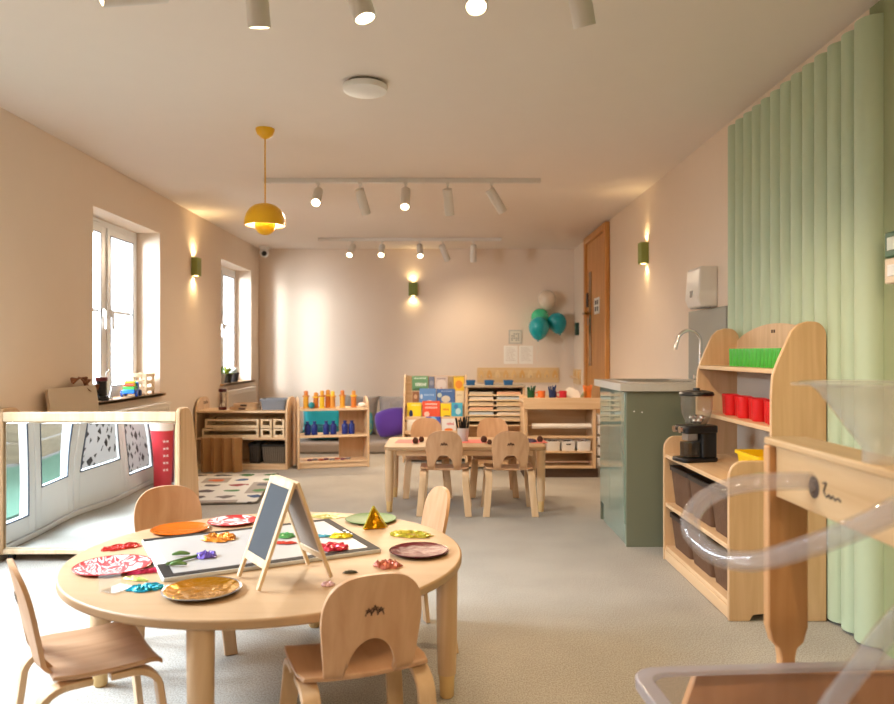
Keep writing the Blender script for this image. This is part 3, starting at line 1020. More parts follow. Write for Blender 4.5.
NAVY = pbr('navy_blue_plastic', (24, 42, 120), .35)
for k, x in enumerate((.10, .165, .275, .345, .455, .52)):
    t = thing('blue_jug', '%s of the dark blue bottles from the left on the middle shelf' % ('first', 'second', 'third', 'fourth', 'fifth', 'sixth')[k], 'bottle', onM(x, .10, .3125), MROT, 'dark blue bottles on the open shelf')
    MB().lathe([(0, 0), (.028, 0), (.030, .004), (.030, .085), (.024, .098), (.014, .104), (.014, .115), (0, .115)], n=22).done('body', NAVY, t)
    MB().cyl((0, 0, .115), (0, 0, .128), .017, n=18).done('cap', NAVY, t)
rc = [pbr('plum_ring', (120, 70, 84), .6), pbr('grey_ring', (130, 120, 120), .6), pbr('terracotta_ring', (176, 96, 70), .6)]
for k in range(8):
    x = .12 + k * .052
    b = MB().tube([(.02 * math.cos(a * PI / 6), .02 * math.sin(a * PI / 6), .007) for a in range(12)], .007, 8, True)
    simple('wooden_ring', b, rc[k % 3], '%s small ring from the left on the bottom of the open shelf' % ('first', 'second', 'third', 'fourth', 'fifth', 'sixth', 'seventh', 'eighth')[k], 'ring', onM(x, .07 + .03 * (k % 2), .0705), group='small rings on the bottom shelf')

# ---- floor mat + cushions in the corner
def pillow(w, h, t, pinch=.08, seed=0, wr=.01, rnd=False):
    """soft cushion standing in the x-z plane, centred at its bottom"""
    b = MB()
    n = 16
    rd = random.Random(seed)
    ph = [rd.uniform(0, 6) for _ in range(4)]
    def side(sg):
        g = []
        for i in range(n + 1):
            row = []
            for j in range(n + 1):
                u, v = -1 + 2 * i / n, -1 + 2 * j / n
                th = t / 2 * ((1 - u ** 4) * (1 - v ** 4)) ** .6
                k = 1 - pinch * (1 - u * u) * abs(v) ** 3
                k2 = 1 - pinch * (1 - v * v) * abs(u) ** 3
                yy = sg * th + wr * math.sin(3 * u + ph[0]) * math.sin(3.4 * v + ph[1]) * (th / (t / 2))
                if rnd:
                    k2, k = math.sqrt(1 - v * v * .3), math.sqrt(1 - u * u * .3)
                row.append((u * w / 2 * k2, yy, h / 2 + v * h / 2 * k))
            g.append(row)
        return g
    A, B = side(-1), side(1)
    VA = [[b.v(p) for p in r] for r in A]
    VB = [[(VA[i][j] if i in (0, n) or j in (0, n) else b.v(B[i][j])) for j in range(n + 1)] for i in range(n + 1)]
    for i in range(n):
        for j in range(n):
            b.f([VA[i][j], VA[i + 1][j], VA[i + 1][j + 1], VA[i][j + 1]])
            b.f([VB[i][j], VB[i][j + 1], VB[i + 1][j + 1], VB[i + 1][j]])
    return b
GREYF = pbr('grey_fabric', (178, 168, 162), .95, bump=(80, .3, .004))
simple('floor_mattress', MB().box(-.75, .62, -.62, .62, 0, .12), GREYF, 'low grey floor mattress along the back wall behind the open shelf', 'mattress', (-1.0, 8.72, 0), bevel=.035, seg=4)
TEAL = pbr('teal_velvet', (30, 186, 206), .8, sheen=.3, bump=(12, .3, .02))
PURP = pbr('purple_velvet', (92, 52, 160), .8, sheen=.3)
def cushion(w, h, t, mat, loc, rot, label, seed, grp='cushions in the corner', rnd=False):
    o = pillow(w, h, t, seed=seed, rnd=rnd).done('cushion', mat, None, loc, rot=rot, ang=180)
    return tag(o, label, 'cushion', grp)
cushion(.5, .34, .18, TEAL, (-1.42, 8.62, .135), (R(-14), 0, R(4)), 'big bright teal cushion seen through the open shelf', 1)
cushion(.5, .30, .15, pbr('dark_teal', (20, 100, 112), .85), (-1.38, 8.22, .20), (R(-88), 0, R(-6)), 'flat dark teal cushion lying under the bright teal one', 2)
cushion(.26, .30, .13, blotch('turquoise_print', [(70, 160, 176), (90, 172, 184), (150, 190, 110)], 9, .85), (-.96, 8.52, .135), (R(-12), R(-4), R(-10)), 'turquoise cushion with a green print beside the purple one', 3, rnd=True)
cushion(.38, .33, .13, PURP, (-.585, 8.45, .15), (R(-16), R(-12), R(8)), 'round edged purple cushion beside the bookcase', 4, rnd=True)
FUR = pbr('silver_plush', (160, 150, 142), .9, bump=(26, .9, .03), vary=.12, sheen=.4)
b = MB()
cushion(.44, .46, .22, FUR, (-1.06, 8.92, .135), (R(-14), R(3), 0), 'tall grey plush cushion behind the turquoise one', 5)
cushion(.46, .46, .22, pbr('crushed_velvet', (164, 154, 148), .5, bump=(9, 1.0, .05), vary=.25, vscale=9, sheen=.4), (-.575, 8.93, .135), (R(-14), R(-3), 0), 'shiny grey crushed velvet cushion behind the purple one', 6)

# ---- bookcase with front facing books
BX, BY = -.118, 7.45
bc = thing('bookcase', 'tiered wooden display bookcase with front facing picture books', 'bookcase', (BX, BY, 0))
prof = [(0, 0), (.42, 0), (.42, .84), (.39, .862), (.345, .862), (.30, .83), (.02, .36), (0, .32)]
for x in (-.325, .305):
    MB().prism(prof, x, x + .02, 'x').done('side_panel', BIRCHZ, bc, bevel=.004)
MB().box(-.305, .305, .40, .42, .04, .852).done('back_panel', BIRCH, bc)
MB().box(-.305, .305, .02, .40, .04, .06).done('base_board', BIRCH, bc)
tiers = [(.30, .675), (.215, .56), (.135, .425), (.055, .29)]
for y, z in tiers:
    MB().box(-.305, .305, y - .012, y + .075, z - .012, z).box(-.305, .305, y - .02, y - .012, z - .012, z + .025).done('ledge', BIRCH, bc, bevel=.002)
    MB().box(-.305, .305, y + .075, y + .083, z - .012, z + .10).done('ledge_board', BIRCH, bc)
def book(px0, px1, tier, h, col, label, deco=(), z_extra=0):
    y, z = tiers[tier]
    Y = BY + y + .02
    x0, x1 = (px0 - 447) * Y / F, (px1 - 447) * Y / F
    w = x1 - x0
    h *= 1.07
    k = len([o for o in bpy.data.objects if o.name.startswith('picture_book')])
    o = thing('picture_book', label, 'book', ((x0 + x1) / 2, Y + .012 * (k % 2), z + .001), group='picture books in the display bookcase', rot=(R(-7), 0, 0))
    MB().box(-w / 2 + .002, w / 2 - .002, .002, .010, .002, h - .002).done('pages', WHITE, o)
    MB().box(-w / 2, w / 2, 0, .002, 0, h).box(-w / 2, w / 2, .010, .012, 0, h).box(-w / 2, -w / 2 + .002, .002, .010, 0, h).done('cover', pbr('cover_%d' % k, col, .35, vary=.06, vscale=14), o)
    for dd in deco:
        kind, c, u, v, su, sv = dd
        cx, cz = -w / 2 + u * w, v * h
        b = MB()
        if kind == 'o':
            b.M = Matrix.Translation((cx, -.0012, cz))
            b.prism([(su * w / 2 * math.cos(2 * PI * i / 16), sv * h / 2 * math.sin(2 * PI * i / 16)) for i in range(16)], 0, .001, 'y')
            b.done('cover_picture', pbr('print_%d_%d' % (k, int(u * 100)), c, .4), o, smooth=False)
        else:   # lettering strokes
            n = max(3, int(su * w / .012))
            rd = random.Random(k + int(v * 10))
            for i in range(n):
                x = cx - su * w / 2 + su * w * (i + .15) / n
                hh = sv * h * rd.uniform(.6, 1.0)
                b.box(x, x + su * w / n * .6, -.0014, -.0003, cz - hh / 2, cz + hh / 2)
            b.done('title_lettering', pbr('ink_%d_%d' % (k, int(v * 100)), c, .4), o, smooth=False)
    return o
book(412, 428, 0, .165, (104, 150, 104), 'green picture book with pale lettering at the top left of the bookcase', [('t', (226, 236, 214), .5, .86, .8, .1), ('t', (236, 240, 226), .55, .5, .7, .2), ('o', (70, 110, 70), .4, .2, .7, .2)])
book(428.6, 434.4, 0, .16, (112, 118, 140), 'narrow slate grey book beside the green one on the top tier', [('o', (150, 150, 160), .5, .6, .7, .3)])
book(435, 447.6, 0, .163, (206, 186, 174), 'beige book with a round face picture on the top tier', [('o', (222, 206, 196), .5, .5, .8, .6), ('o', (200, 90, 70), .5, .3, .2, .1), ('t', (120, 96, 110), .5, .85, .7, .09)])
book(448.2, 453, 0, .158, (176, 150, 112), 'narrow tan book beside the yellow one on the top tier', [('o', (150, 120, 84), .5, .5, .6, .4)])
book(453.6, 464, 0, .163, (244, 200, 50), 'yellow book with an orange animal at the top right of the bookcase', [('o', (230, 140, 40), .5, .5, .7, .5), ('t', (30, 36, 70), .5, .96, 1.0, .05)])
book(412.5, 418.6, 1, .125, (150, 96, 60), 'small brown book at the left of the second tier', [('o', (206, 160, 120), .5, .6, .6, .35)])
book(419.4, 436, 1, .155, (96, 140, 196), 'sky blue book with a pale moon in the second tier', [('o', (200, 214, 228), .12, .5, .16, .3), ('t', (176, 206, 232), .58, .6, .6, .12), ('o', (232, 214, 206), .6, .15, .4, .25)])
book(436.6, 455, 1, .15, (70, 108, 168), 'deep blue book with a cream cloud in the second tier', [('o', (214, 204, 186), .5, .35, .5, .45), ('o', (196, 206, 190), .16, .6, .25, .3), ('t', (170, 190, 220), .55, .85, .6, .08)])
book(455.6, 463.6, 1, .13, (232, 214, 180), 'cream book at the right of the second tier', [('t', (190, 160, 120), .5, .7, .6, .1)])
book(407, 421, 2, .148, (246, 214, 20), 'bright yellow book with a dark blue figure in the third tier', [('o', (30, 50, 100), .28, .28, .28, .5), ('t', (250, 240, 180), .6, .85, .6, .08)])
book(422.4, 440, 2, .165, (232, 84, 52), 'red orange book with white lettering in the third tier', [('t', (250, 226, 210), .5, .82, .7, .12), ('t', (250, 226, 210), .5, .62, .7, .14), ('o', (250, 200, 180), .25, .25, .3, .3)])
book(440.6, 451, 2, .14, (250, 214, 30), 'lemon yellow book with orange lettering in the third tier', [('t', (220, 120, 30), .5, .6, .6, .16), ('o', (60, 60, 60), .6, .12, .7, .16)])
book(451.6, 462.6, 2, .15, (70, 176, 208), 'cyan book with a pale splash in the third tier', [('o', (190, 226, 232), .6, .45, .5, .4), ('o', (60, 130, 190), .4, .75, .4, .3)])
book(407, 425, 3, .12, (246, 238, 222), 'plain white book at the left of the lowest tier', [('t', (226, 214, 190), .5, .8, .7, .06)])
book(425.8, 440.6, 3, .15, (56, 84, 180), 'royal blue book with a light blue dome in the lowest tier', [('o', (120, 190, 226), .5, .75, .5, .5), ('t', (230, 236, 250), .5, .3, .7, .2)])
book(441.4, 456, 3, .13, (226, 222, 218), 'pale grey book with red lettering in the lowest tier', [('t', (200, 60, 70), .62, .62, .5, .2), ('o', (230, 120, 40), .5, .2, .6, .22)])

# ---- paper rack
OX0, OX1, OY0 = .175, .735, 7.05
ox = thing('paper_rack', 'wooden paper rack with many thin shelves beside the bookcase', 'rack', ((OX0 + OX1) / 2, OY0, 0))
hw = (OX1 - OX0) / 2
for x in (-hw, hw - .022):
    MB().box(x, x + .022, 0, .36, 0, .765).done('side_panel', BIRCHZ, ox, bevel=.003)
MB().box(-hw - .012, hw + .004, -.012, .37, .7655, .785).done('counter_board', pbr('grey_wash_wood', (176, 160, 140), .5), ox, bevel=.003)
MB().box(-hw + .022, hw - .022, .345, .36, .02, .765).done('back_panel', BIRCH, ox)
for k in range(7):
    z = .70 - .0475 * k
    MB().box(-hw + .022, hw - .022, .0, .345, z - .014, z).done('shelf_board', PALE, ox, bevel=.002)
MB().box(-hw + .022, hw - .022, .0, .345, .02, .04).done('base_board', BIRCH, ox)
pcs = [(196, 184, 166), (226, 214, 200), (206, 186, 160), (226, 180, 150), (196, 206, 214), (214, 190, 150)]
for k in range(6):
    z = .70 - .0475 * k
    for j in range(2):
        c = pcs[(k + 3 * j) % 6]
        x = -hw + .035 + j * .26
        tag(MB().box(0, .225, 0, .30, 0, .024).done('paper_stack', pbr('paper_%d%d' % (k, j), c, .9), None, ((OX0 + OX1) / 2 + x, OY0 + .012, z + .0005)),
            'stack of coloured paper in the paper rack, %s shelf from the top, %s' % (('first', 'second', 'third', 'fourth', 'fifth', 'sixth')[k], ('left side', 'right side')[j]), 'paper', 'paper stacks in the rack')
TUB = pbr('blue_tub', (38, 96, 150), .4)
for k, px in enumerate((470.5, 489, 508)):
    x = (px - 447) * (OY0 + .1) / F
    t = thing('blue_tub', '%s small blue tub on top of the paper rack' % ('left', 'middle', 'right')[k], 'tub', (x, OY0 + .1, .7855), group='blue tubs on the paper rack')
    b = MB()
    P, Q = rr(-.038, .038, -.05, .05, .008, 3), rr(-.044, .044, -.056, .056, .01, 3)
    A = [b.v((x_, y_, 0)) for x_, y_ in P]; B = [b.v((x_, y_, .046)) for x_, y_ in Q]
    Ci = [b.v((x_ * .9, y_ * .92, .046)) for x_, y_ in Q]; D = [b.v((x_ * .9, y_ * .92, .006)) for x_, y_ in P]
    b.bridge(A, B); b.bridge(B, Ci); b.bridge(Ci, D); b.f(list(reversed(A))); b.f(D)
    b.done('body', TUB, t)
    MB().box(-.046, .046, -.058, -.053, .034, .046).done('rim', TUB, t)

# ---- art trolley
AX0, AX1, AY0, AD = .675, 1.305, 6.55, .36
at_ = thing('art_trolley', 'wooden art trolley with paper roll and white bins by the back wall', 'trolley', ((AX0 + AX1) / 2, AY0, 0))
hw = (AX1 - AX0) / 2
for x in (-hw, hw - .03):
    MB().box(x, x + .03, 0.01, AD, .08, .60).done('side_panel', BIRCHZ, at_, bevel=.003)
MB().box(-hw - .01, hw + .03, -.01, .012, .60, .70).done('trough_front', BIRCH, at_, bevel=.004)
MB().box(-hw - .01, hw + .03, .012, AD - .012, .655, .675).done('trough_base', BIRCH, at_, bevel=.003)
MB().box(-hw - .01, hw + .03, AD - .012, AD, .60, .70).done('trough_back', BIRCH, at_, bevel=.003)
MB().box(-hw + .03, hw - .03, AD - .014, AD - .002, .08, .60).done('back_panel', BIRCH, at_)
MB().box(-hw + .03, hw - .03, .01, .04, .345, .365).done('rail', BIRCH, at_, bevel=.002)
MB().box(-hw + .03, hw - .03, .012, AD - .014, .215, .232).done('shelf_board', BIRCH, at_, bevel=.002)
MB().box(-hw + .03, hw - .03, .012, AD - .014, .08, .10).done('base_board', BIRCH, at_, bevel=.002)
MB().box(-hw + .0, hw + .02, .03, AD - .02, 0.0, .078).done('plinth', pbr('dark_brown_plinth', (78, 54, 36), .6), at_)
MB().box(-hw + .03, hw - .03, .10, .11, .12, .135).done('bar', pbr('pinkish_rail', (226, 196, 176), .5), at_)
rl = thing('paper_roll', 'white paper roll on a dowel across the art trolley', 'paper roll', ((AX0 + AX1) / 2, AY0 + .07, .447))
MB().cyl((-hw + .03, 0, 0), (hw - .03, 0, 0), .007, n=10).done('dowel', BIRCH, rl)
MB().cyl((-hw + .075, 0, 0), (hw - .035, 0, 0), .023, n=24).done('paper', pbr('white_paper', (242, 232, 222), .8), rl)
WB = pbr('white_bin', (236, 228, 220), .45)
def white_bin(loc, w, dp, h, label, group, rz=0, slot=True):
    t = thing('storage_bin', label, 'bin', loc, rz, group)
    b = MB()
    P, Q = rr(-w * .46, w * .46, -dp * .46, dp * .46, .008, 3), rr(-w / 2, w / 2, -dp / 2, dp / 2, .008, 3)
    A = [b.v((x, y, 0)) for x, y in P]; B = [b.v((x, y, h)) for x, y in Q]
    Ci = [b.v((x * .93, y * .93, h)) for x, y in Q]; D = [b.v((x * .93, y * .93, .006)) for x, y in P]
    b.bridge(A, B); b.bridge(B, Ci); b.bridge(Ci, D); b.f(list(reversed(A))); b.f(D)
    b.done('body', WB, t)
    if slot:
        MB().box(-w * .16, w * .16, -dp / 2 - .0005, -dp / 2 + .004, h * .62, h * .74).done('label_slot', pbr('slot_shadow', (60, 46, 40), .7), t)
    return t
for k, px in enumerate((553.5, 568.5, 584)):
    x = (px - 447) * (AY0 + .03) / F
    white_bin((x, AY0 + .11, .2325), .122, .17, .085, '%s white bin on the shelf of the art trolley' % ('left', 'middle', 'right')[k], 'white bins on the art trolley shelf', slot=(k == 1))
for k in range(3):
    cols = [(90, 60, 50), (50, 40, 46), (120, 80, 60)]
    x = (553.5 + 15.2 * k - 447) * (AY0 + .03) / F
    simple('craft_scraps', MB().crinkle(.045, .03, 40 + k), pbr('scraps_%s' % 'abc'[k], cols[k], .8), 'dark craft scraps heaped in the %s white bin' % ('left', 'middle', 'right')[k], 'craft scraps', (x, AY0 + .11, .2325 + .0063 + .05), group='craft scraps in the bins')
for k in range(5):
    z = .545 - k * .094
    t = white_bin((AX1 + .052, AY0 + .12, z - .072), .085, .2, .072, '%s white pocket bin from the top on the side of the art trolley' % ('first', 'second', 'third', 'fourth', 'fifth')[k], 'white side bins of the art trolley', 0, False)
    MB().box(-.052, -.046, -.03, .03, .03, .066).done('hook', DARKINK, t)
    MB().box(-.044, .044, -.104, .104, .066, .074).done('rim', WB, t, bevel=.002)
# marker pots
def pot(px, col, label, kind='pens'):
    Y = AY0 + .10
    x = (px - 447) * Y / F
    t = thing('marker_pot', label, 'pot', (x, Y, .6755), group='pots on the art trolley')
    t.scale = (.86, .86, .80)
    m = pbr('pot_colour_%d' % int(px), col, .45)
    MB().lathe([(0, 0), (.036, 0), (.04, .10), (.036, .10), (.033, .008), (0, .008)], n=24).done('body', m, t)
    rd = random.Random(int(px))
    if kind == 'pens':
        for k in range(9):
            a = 2 * PI * k / 9
            MB().cyl((.018 * math.cos(a), .018 * math.sin(a), .012), (.036 * math.cos(a) * rd.uniform(.8, 1.3), .03 * math.sin(a), .15 + rd.uniform(-.015, .02)), .006, n=8).done('pen', m, t)
    elif kind == 'mug':
        MB().tube(smooth_path([(-.036, 0, .08), (-.07, 0, .075), (-.065, 0, .035), (-.036, 0, .03)], 5), .006, 8).done('handle', m, t)
pot(531, (24, 84, 44), 'dark green pot of green pens at the left end of the art trolley')
pot(541.5, (236, 118, 44), 'orange jug beside the green pens on the art trolley', 'mug')
pot(552.5, (30, 50, 96), 'navy pot of dark blue pens on the art trolley')
pot(563, (206, 36, 52), 'red mug beside the navy pot on the art trolley', 'mug')
pot(587.5, (240, 134, 50), 'orange pot of orange pens at the right end of the art trolley')
Y = AY0 + .16
pp = MB()
pp.M = Matrix.Rotation(R(-30), 4, 'X')
pp.prism([(-.075, 0), (.075, 0), (.05, .09), (-.03, .125), (-.07, .09)], 0, .004, 'y')
simple('paper_sheets', pp, pbr('white_card', (240, 232, 220), .8), 'loose white paper propped between the red mug and the orange pot', 'paper', ((573 - 447) * Y / F, Y - .03, .677))
gl_ = MB()
for k in range(3):
    gl_.sheet(lambda u, v, k=k: ((u - .2) * .05 + k * .006, (v - .5) * .03 * math.sin(PI * u), .02 + .07 * u - .02 * k * u), 6, 3, (0, .003, 0))
simple('paper_leaf', gl_, pbr('leaf_green_card', (90, 150, 60), .7), 'green leaf shaped cut-outs next to the orange pen pot', 'cut-out', ((579 - 447) * Y / F, AY0 + .06, .6755))

# ---- coat rails
def rail(name, w, h, n, loc, rz, label):
    t = thing(name, label, 'coat rail', loc, rz)
    MB().prism(rr(-w / 2, w / 2, 0, h, .012, 3), -.018, 0, 'y').done('board', wood('rail_wood_%d' % n, (234, 202, 152), (222, 186, 132), 'x'), t)
    tint = [(234, 196, 134), (228, 178, 104), (238, 208, 156), (230, 186, 120)]
    for k in range(n):
        x = (-.5 + (k + .5) / n) * w
        c = MB()
        c.prism([(x - .028, .06), (x + .028, .06), (x + .034, .10), (x + .02, .135), (x, .165), (x - .02, .135), (x - .034, .10)], -.024, -.0185, 'y')
        c.done('motif', pbr('motif_%d_%d' % (n, k), tint[k % 4], .5), t, smooth=False)
        MB().tube(smooth_path([(x, -.018, .075), (x, -.05, .07), (x, -.062, .085), (x, -.062, .10)], 4), .0065, 8).done('peg', PALE, t)
rail('coat_rail', 1.03, .188, 10, (.893, YB, .715), 0, 'wooden coat rail with ten pegs on the back wall above the paper rack')
rail('coat_rail', .46, .18, 4, (XR, 9.18, .71), R(-90), 'short wooden coat rail on the right wall next to the oak door')

# ---- papers, balloons, door device
nt = thing('notice', 'small grey edged notice on the back wall beside the balloons', 'notice', (.86, YB, 1.29))
MB().box(-.083, .083, -.008, 0, -.088, .088).done('frame', pbr('pale_grey_card', (196, 190, 178), .6), nt, bevel=.002)
MB().box(-.068, .068, -.0095, -.008, -.073, .073).done('sheet', pbr('cream_paper', (226, 218, 200), .8), nt)
b = MB()
for r_ in range(4):
    for c_ in range(4):
        if (r_ * 3 + c_) % 5:
            b.box(-.05 + c_ * .027, -.05 + c_ * .027 + .017, -.0105, -.0095, .03 - r_ * .026, .045 - r_ * .026)
b.done('print', pbr('grey_print', (150, 146, 138), .7), nt, smooth=False)
for k, x in enumerate((.803, .995)):
    nt = thing('notice', ('left', 'right')[k] + ' of two white printed sheets on the back wall below the grey edged notice', 'notice', (x, YB, 1.065))
    MB().box(-.088, .088, -.003, 0, -.115, .115).done('sheet', pbr('white_sheet', (250, 243, 232), .8), nt)
    b = MB()
    for r_ in range(9):
        b.box(-.065, .03 + .035 * ((r_ * 7) % 3) / 2, -.004, -.003, .085 - r_ * .02, .089 - r_ * .02)
    b.done('print', pbr('faint_print', (196, 180, 160), .8), nt, smooth=False)
BAL = [pbr('teal_balloon', (0, 168, 178), .18, coat=.4), pbr('teal_balloon_dark', (4, 150, 162), .18, coat=.4), pbr('mint_balloon', (60, 200, 150), .2, coat=.4), pbr('cream_balloon', (232, 214, 190), .25, coat=.3)]
RIB = pbr('white_ribbon', (236, 226, 210), .5)
def balloon(px, py, Y, r, m, tilt, label):
    c = W(px, py, Y)
    t = thing('balloon', label, 'balloon', c, group='balloons on the back wall', rot=(0, tilt, 0))
    pr = []
    for i in range(19):
        a = PI * i / 18
        zz = r * math.cos(a)
        q = r * math.sin(a)
        if zz < 0:
            zz *= 1.32
            q *= (1 - .18 * (zz / (1.32 * r)) ** 2)
        pr.append((max(q, 0), zz))
    pr[0] = (0, pr[0][1]); pr[-1] = (0, pr[-1][1])
    MB().lathe(list(reversed(pr)), n=28).done('skin', BAL[m], t)
    MB().cyl((0, 0, -1.32 * r - .014), (0, 0, -1.32 * r + .004), .012, .004, n=10).done('knot', BAL[m], t)
    rd = random.Random(int(px))
    L = rd.uniform(.22, .36)
    MB().tube(smooth_path([(0, 0, -1.32 * r - .012), (.03, 0, -1.32 * r - L * .4), (-.01, 0, -1.32 * r - L * .7), (.02, 0, -1.32 * r - L)], 5), .003, 6).done('ribbon', RIB, t)
balloon(539, 327, 9.18, .125, 0, R(4), 'teal balloon in front at the lower left of the bunch')
balloon(557, 322, 9.27, .118, 1, R(-14), 'darker teal balloon at the right of the bunch')
balloon(540, 317.5, 9.33, .112, 2, R(6), 'mint green balloon peeking out behind the teal ones')
balloon(547, 299, 9.33, .11, 3, R(-4), 'cream balloon at the top of the bunch')
dv = thing('door_release', 'small dark green box on the right wall beyond the oak door', 'switch', (XR, 9.12, 1.38), R(-90))
MB().box(-.045, .045, -.04, 0, -.075, .075).done('case', pbr('dark_green_box', (16, 62, 46), .4), dv, bevel=.006)
MB().box(-.02, .02, -.044, -.04, .0, .035).done('button', pbr('pale_green_button', (120, 170, 140), .4), dv)
# ================================================================= RUG
def rug_mat():
    N = NT('picture_rug')
    b = N.n('ShaderNodeBsdfPrincipled'); b.inputs['Roughness'].default_value = .9
    tc = N.n('ShaderNodeTexCoord')
    mp = N.n('ShaderNodeMapping'); mp.inputs['Scale'].default_value = (4.6, 4.0, 1)
    N.l(tc.outputs['Object'], mp.inputs[0])
    fl_ = N.n('ShaderNodeVectorMath', operation='FLOOR'); N.l(mp.outputs[0], fl_.inputs[0])
    fr_ = N.n('ShaderNodeVectorMath', operation='FRACTION'); N.l(mp.outputs[0], fr_.inputs[0])
    wn = N.n('ShaderNodeTexWhiteNoise'); wn.noise_dimensions = '2D'; N.l(fl_.outputs[0], wn.inputs['Vector'])
    rp = N.n('ShaderNodeValToRGB'); rp.color_ramp.interpolation = 'CONSTANT'
    cols = [(120, 112, 108), (60, 86, 130), (214, 106, 56), (96, 84, 84), (92, 140, 92), (150, 126, 116), (150, 60, 64), (104, 104, 112)]
    e = rp.color_ramp.elements
    while len(e) < len(cols): e.new(.5)
    for i, c in enumerate(cols):
        e[i].position = i / len(cols); e[i].color = lin(c)
    N.l(wn.outputs['Value'], rp.inputs[0])
    # wobbly oval picture in each cell
    nz = N.n('ShaderNodeTexNoise'); nz.inputs['Scale'].default_value = 14; nz.inputs['Detail'].default_value = 2
    N.l(tc.outputs['Object'], nz.inputs['Vector'])
    sb = N.n('ShaderNodeVectorMath', operation='SUBTRACT'); sb.inputs[1].default_value = (.5, .5, 0); N.l(fr_.outputs[0], sb.inputs[0])
    sp = N.n('ShaderNodeSeparateXYZ'); N.l(sb.outputs[0], sp.inputs[0])
    cb = N.n('ShaderNodeCombineXYZ'); N.l(sp.outputs[0], cb.inputs[0])
    m2 = N.n('ShaderNodeMath', operation='MULTIPLY'); m2.inputs[1].default_value = 1.5; N.l(sp.outputs[1], m2.inputs[0]); N.l(m2.outputs[0], cb.inputs[1])
    ln = N.n('ShaderNodeVectorMath', operation='LENGTH'); N.l(cb.outputs[0], ln.inputs[0])
    ad = N.n('ShaderNodeMath', operation='MULTIPLY_ADD'); ad.inputs[1].default_value = .55; ad.inputs[2].default_value = -.2; N.l(nz.outputs['Fac'], ad.inputs[0])
    su = N.n('ShaderNodeMath', operation='ADD'); N.l(ln.outputs['Value'], su.inputs[0]); N.l(ad.outputs[0], su.inputs[1])
    lt = N.n('ShaderNodeMath', operation='LESS_THAN'); lt.inputs[1].default_value = .38; N.l(su.outputs[0], lt.inputs[0])
    wr = N.n('ShaderNodeValToRGB'); wr.color_ramp.interpolation = 'CONSTANT'
    wr.color_ramp.elements[0].color = lin((226, 222, 216)); wr.color_ramp.elements[1].color = lin((170, 160, 152)); wr.color_ramp.elements[1].position = .72
    N.l(wn.outputs['Color'], wr.inputs[0])
    mx = N.n('ShaderNodeMix', data_type='RGBA'); N.l(lt.outputs[0], mx.inputs[0]); N.l(wr.outputs[0], mx.inputs[6]); N.l(rp.outputs[0], mx.inputs[7])
    N.l(mx.outputs[2], b.inputs['Base Color']); N.l(b.outputs[0], N.out.inputs[0])
    return N.m
rg = thing('picture_rug', 'rug printed with small pictures in white squares in front of the low shelf', 'rug', (-1.80, 5.98, 0), R(6))
MB().prism(rr(-.44, .37, -.60, .74, .05, 4), .0, .010, 'z').done('rug_backing', pbr('dark_rug_edge', (96, 88, 78), .95), rg)
MB().prism(rr(-.425, .355, -.585, .725, .045, 4), .010, .016, 'z').done('rug_pile', rug_mat(), rg)

# ================================================================= CHAIR
def make_chair(label, group):
    c = thing('school_chair', label, 'chair', (0, 0, 0), 0, group)
    # seat: plywood sheet, dished a little and rolled down at the front
    def sf(u, v):
        x = (u - .5) * .335
        y = -.108 + v * .256
        z = .300 + .010 * (2 * u - 1) ** 2 - .006 * math.sin(PI * v) - (.018 * max(0, (v - .86) / .14) ** 2)
        x *= 1 - .06 * max(0, (.2 - v) / .2) - .10 * max(0, (v - .82) / .18) ** 2
        return (x, y, z)
    s = MB().sheet(sf, 14, 16, (0, 0, .012)).done('seat', PLYX, c, bevel=.003, ang=50)
    for sx in (-1, 1):
        for sy in (-1, 1):
            X = sx * .1435
            path = [(X, sy * .02, .291), (X, sy * .07, .291)]
            for k in range(1, 8):
                t = R(90) * k / 7
                path.append((X, sy * (.07 + .070 * math.sin(t)), .291 - .060 * (1 - math.cos(t))))
            for k in range(1, 5):
                q = k / 4
                path.append((X + sx * .020 * q, sy * (.140 + .028 * q), .231 * (1 - q)))
            MB().strip(path, (1, 0, 0), .046, .017).done('leg', BIRCHZ, c, bevel=.003)
    w2, H0, A0 = .125, .152, .127
    def bf(u, v):
        uu = (u - .5) * 2
        # denser columns near the edges so that the shoulders stay round
        x = math.sin(uu * PI / 2) * w2
        top = H0 + A0 * max(0, 1 - abs(x / w2) ** 2.7) ** (1 / 2.7)
        ar = .071
        bot = .115 * math.sqrt(max(0, 1 - (x / ar) ** 2)) if abs(x) < ar else 0.0
        h = bot + v * (top - bot)
        xx = x * (1 - .12 * max(0, (.15 - h) / .15))
        y = -.125 - .16 * h - .10 * h * h + .9 * x * x + .035 * max(0, (.04 - h) / .04) ** 2
        return (xx, y - .012, .300 + h * .985)
    bk = MB().sheet(bf, 40, 16, (0, .012, 0)).done('backrest', PLY, c, bevel=.003, ang=45)
    e = MB()
    for k, (x, hh, wv) in enumerate(((-.015, .020, .008), (0, .026, .009), (.015, .020, .008))):
        def yb(h):
            return -.137 - .16 * h - .10 * h * h - .0012
        z0 = .175
        for (dx0, z_a, dx1, z_b) in ((0, z0 + hh, -wv, z0), (0, z0 + hh, wv, z0), (-wv * .9, z0 + hh * .75, wv * .9, z0 + hh * .45), (wv * .9, z0 + hh * .8, -wv * .7, z0 + hh * .3)):
            a_, b_ = Vector((x + dx0, yb(z_a), .300 + z_a * .985)), Vector((x + dx1, yb(z_b), .300 + z_b * .985))
            e.strip([a_, b_], (0, 1, 0), .001, .0028)
    e.done('emblem', DARKINK, bk, smooth=False)
    return c
G1, G2 = 'chairs around the round table', 'chairs around the rectangular table'
chair = make_chair('birch chair at the front of the round table with its arched back to the camera', G1)
chair.location = (-.235, 1.945, 0); chair.rotation_euler = (0, 0, R(21.7))
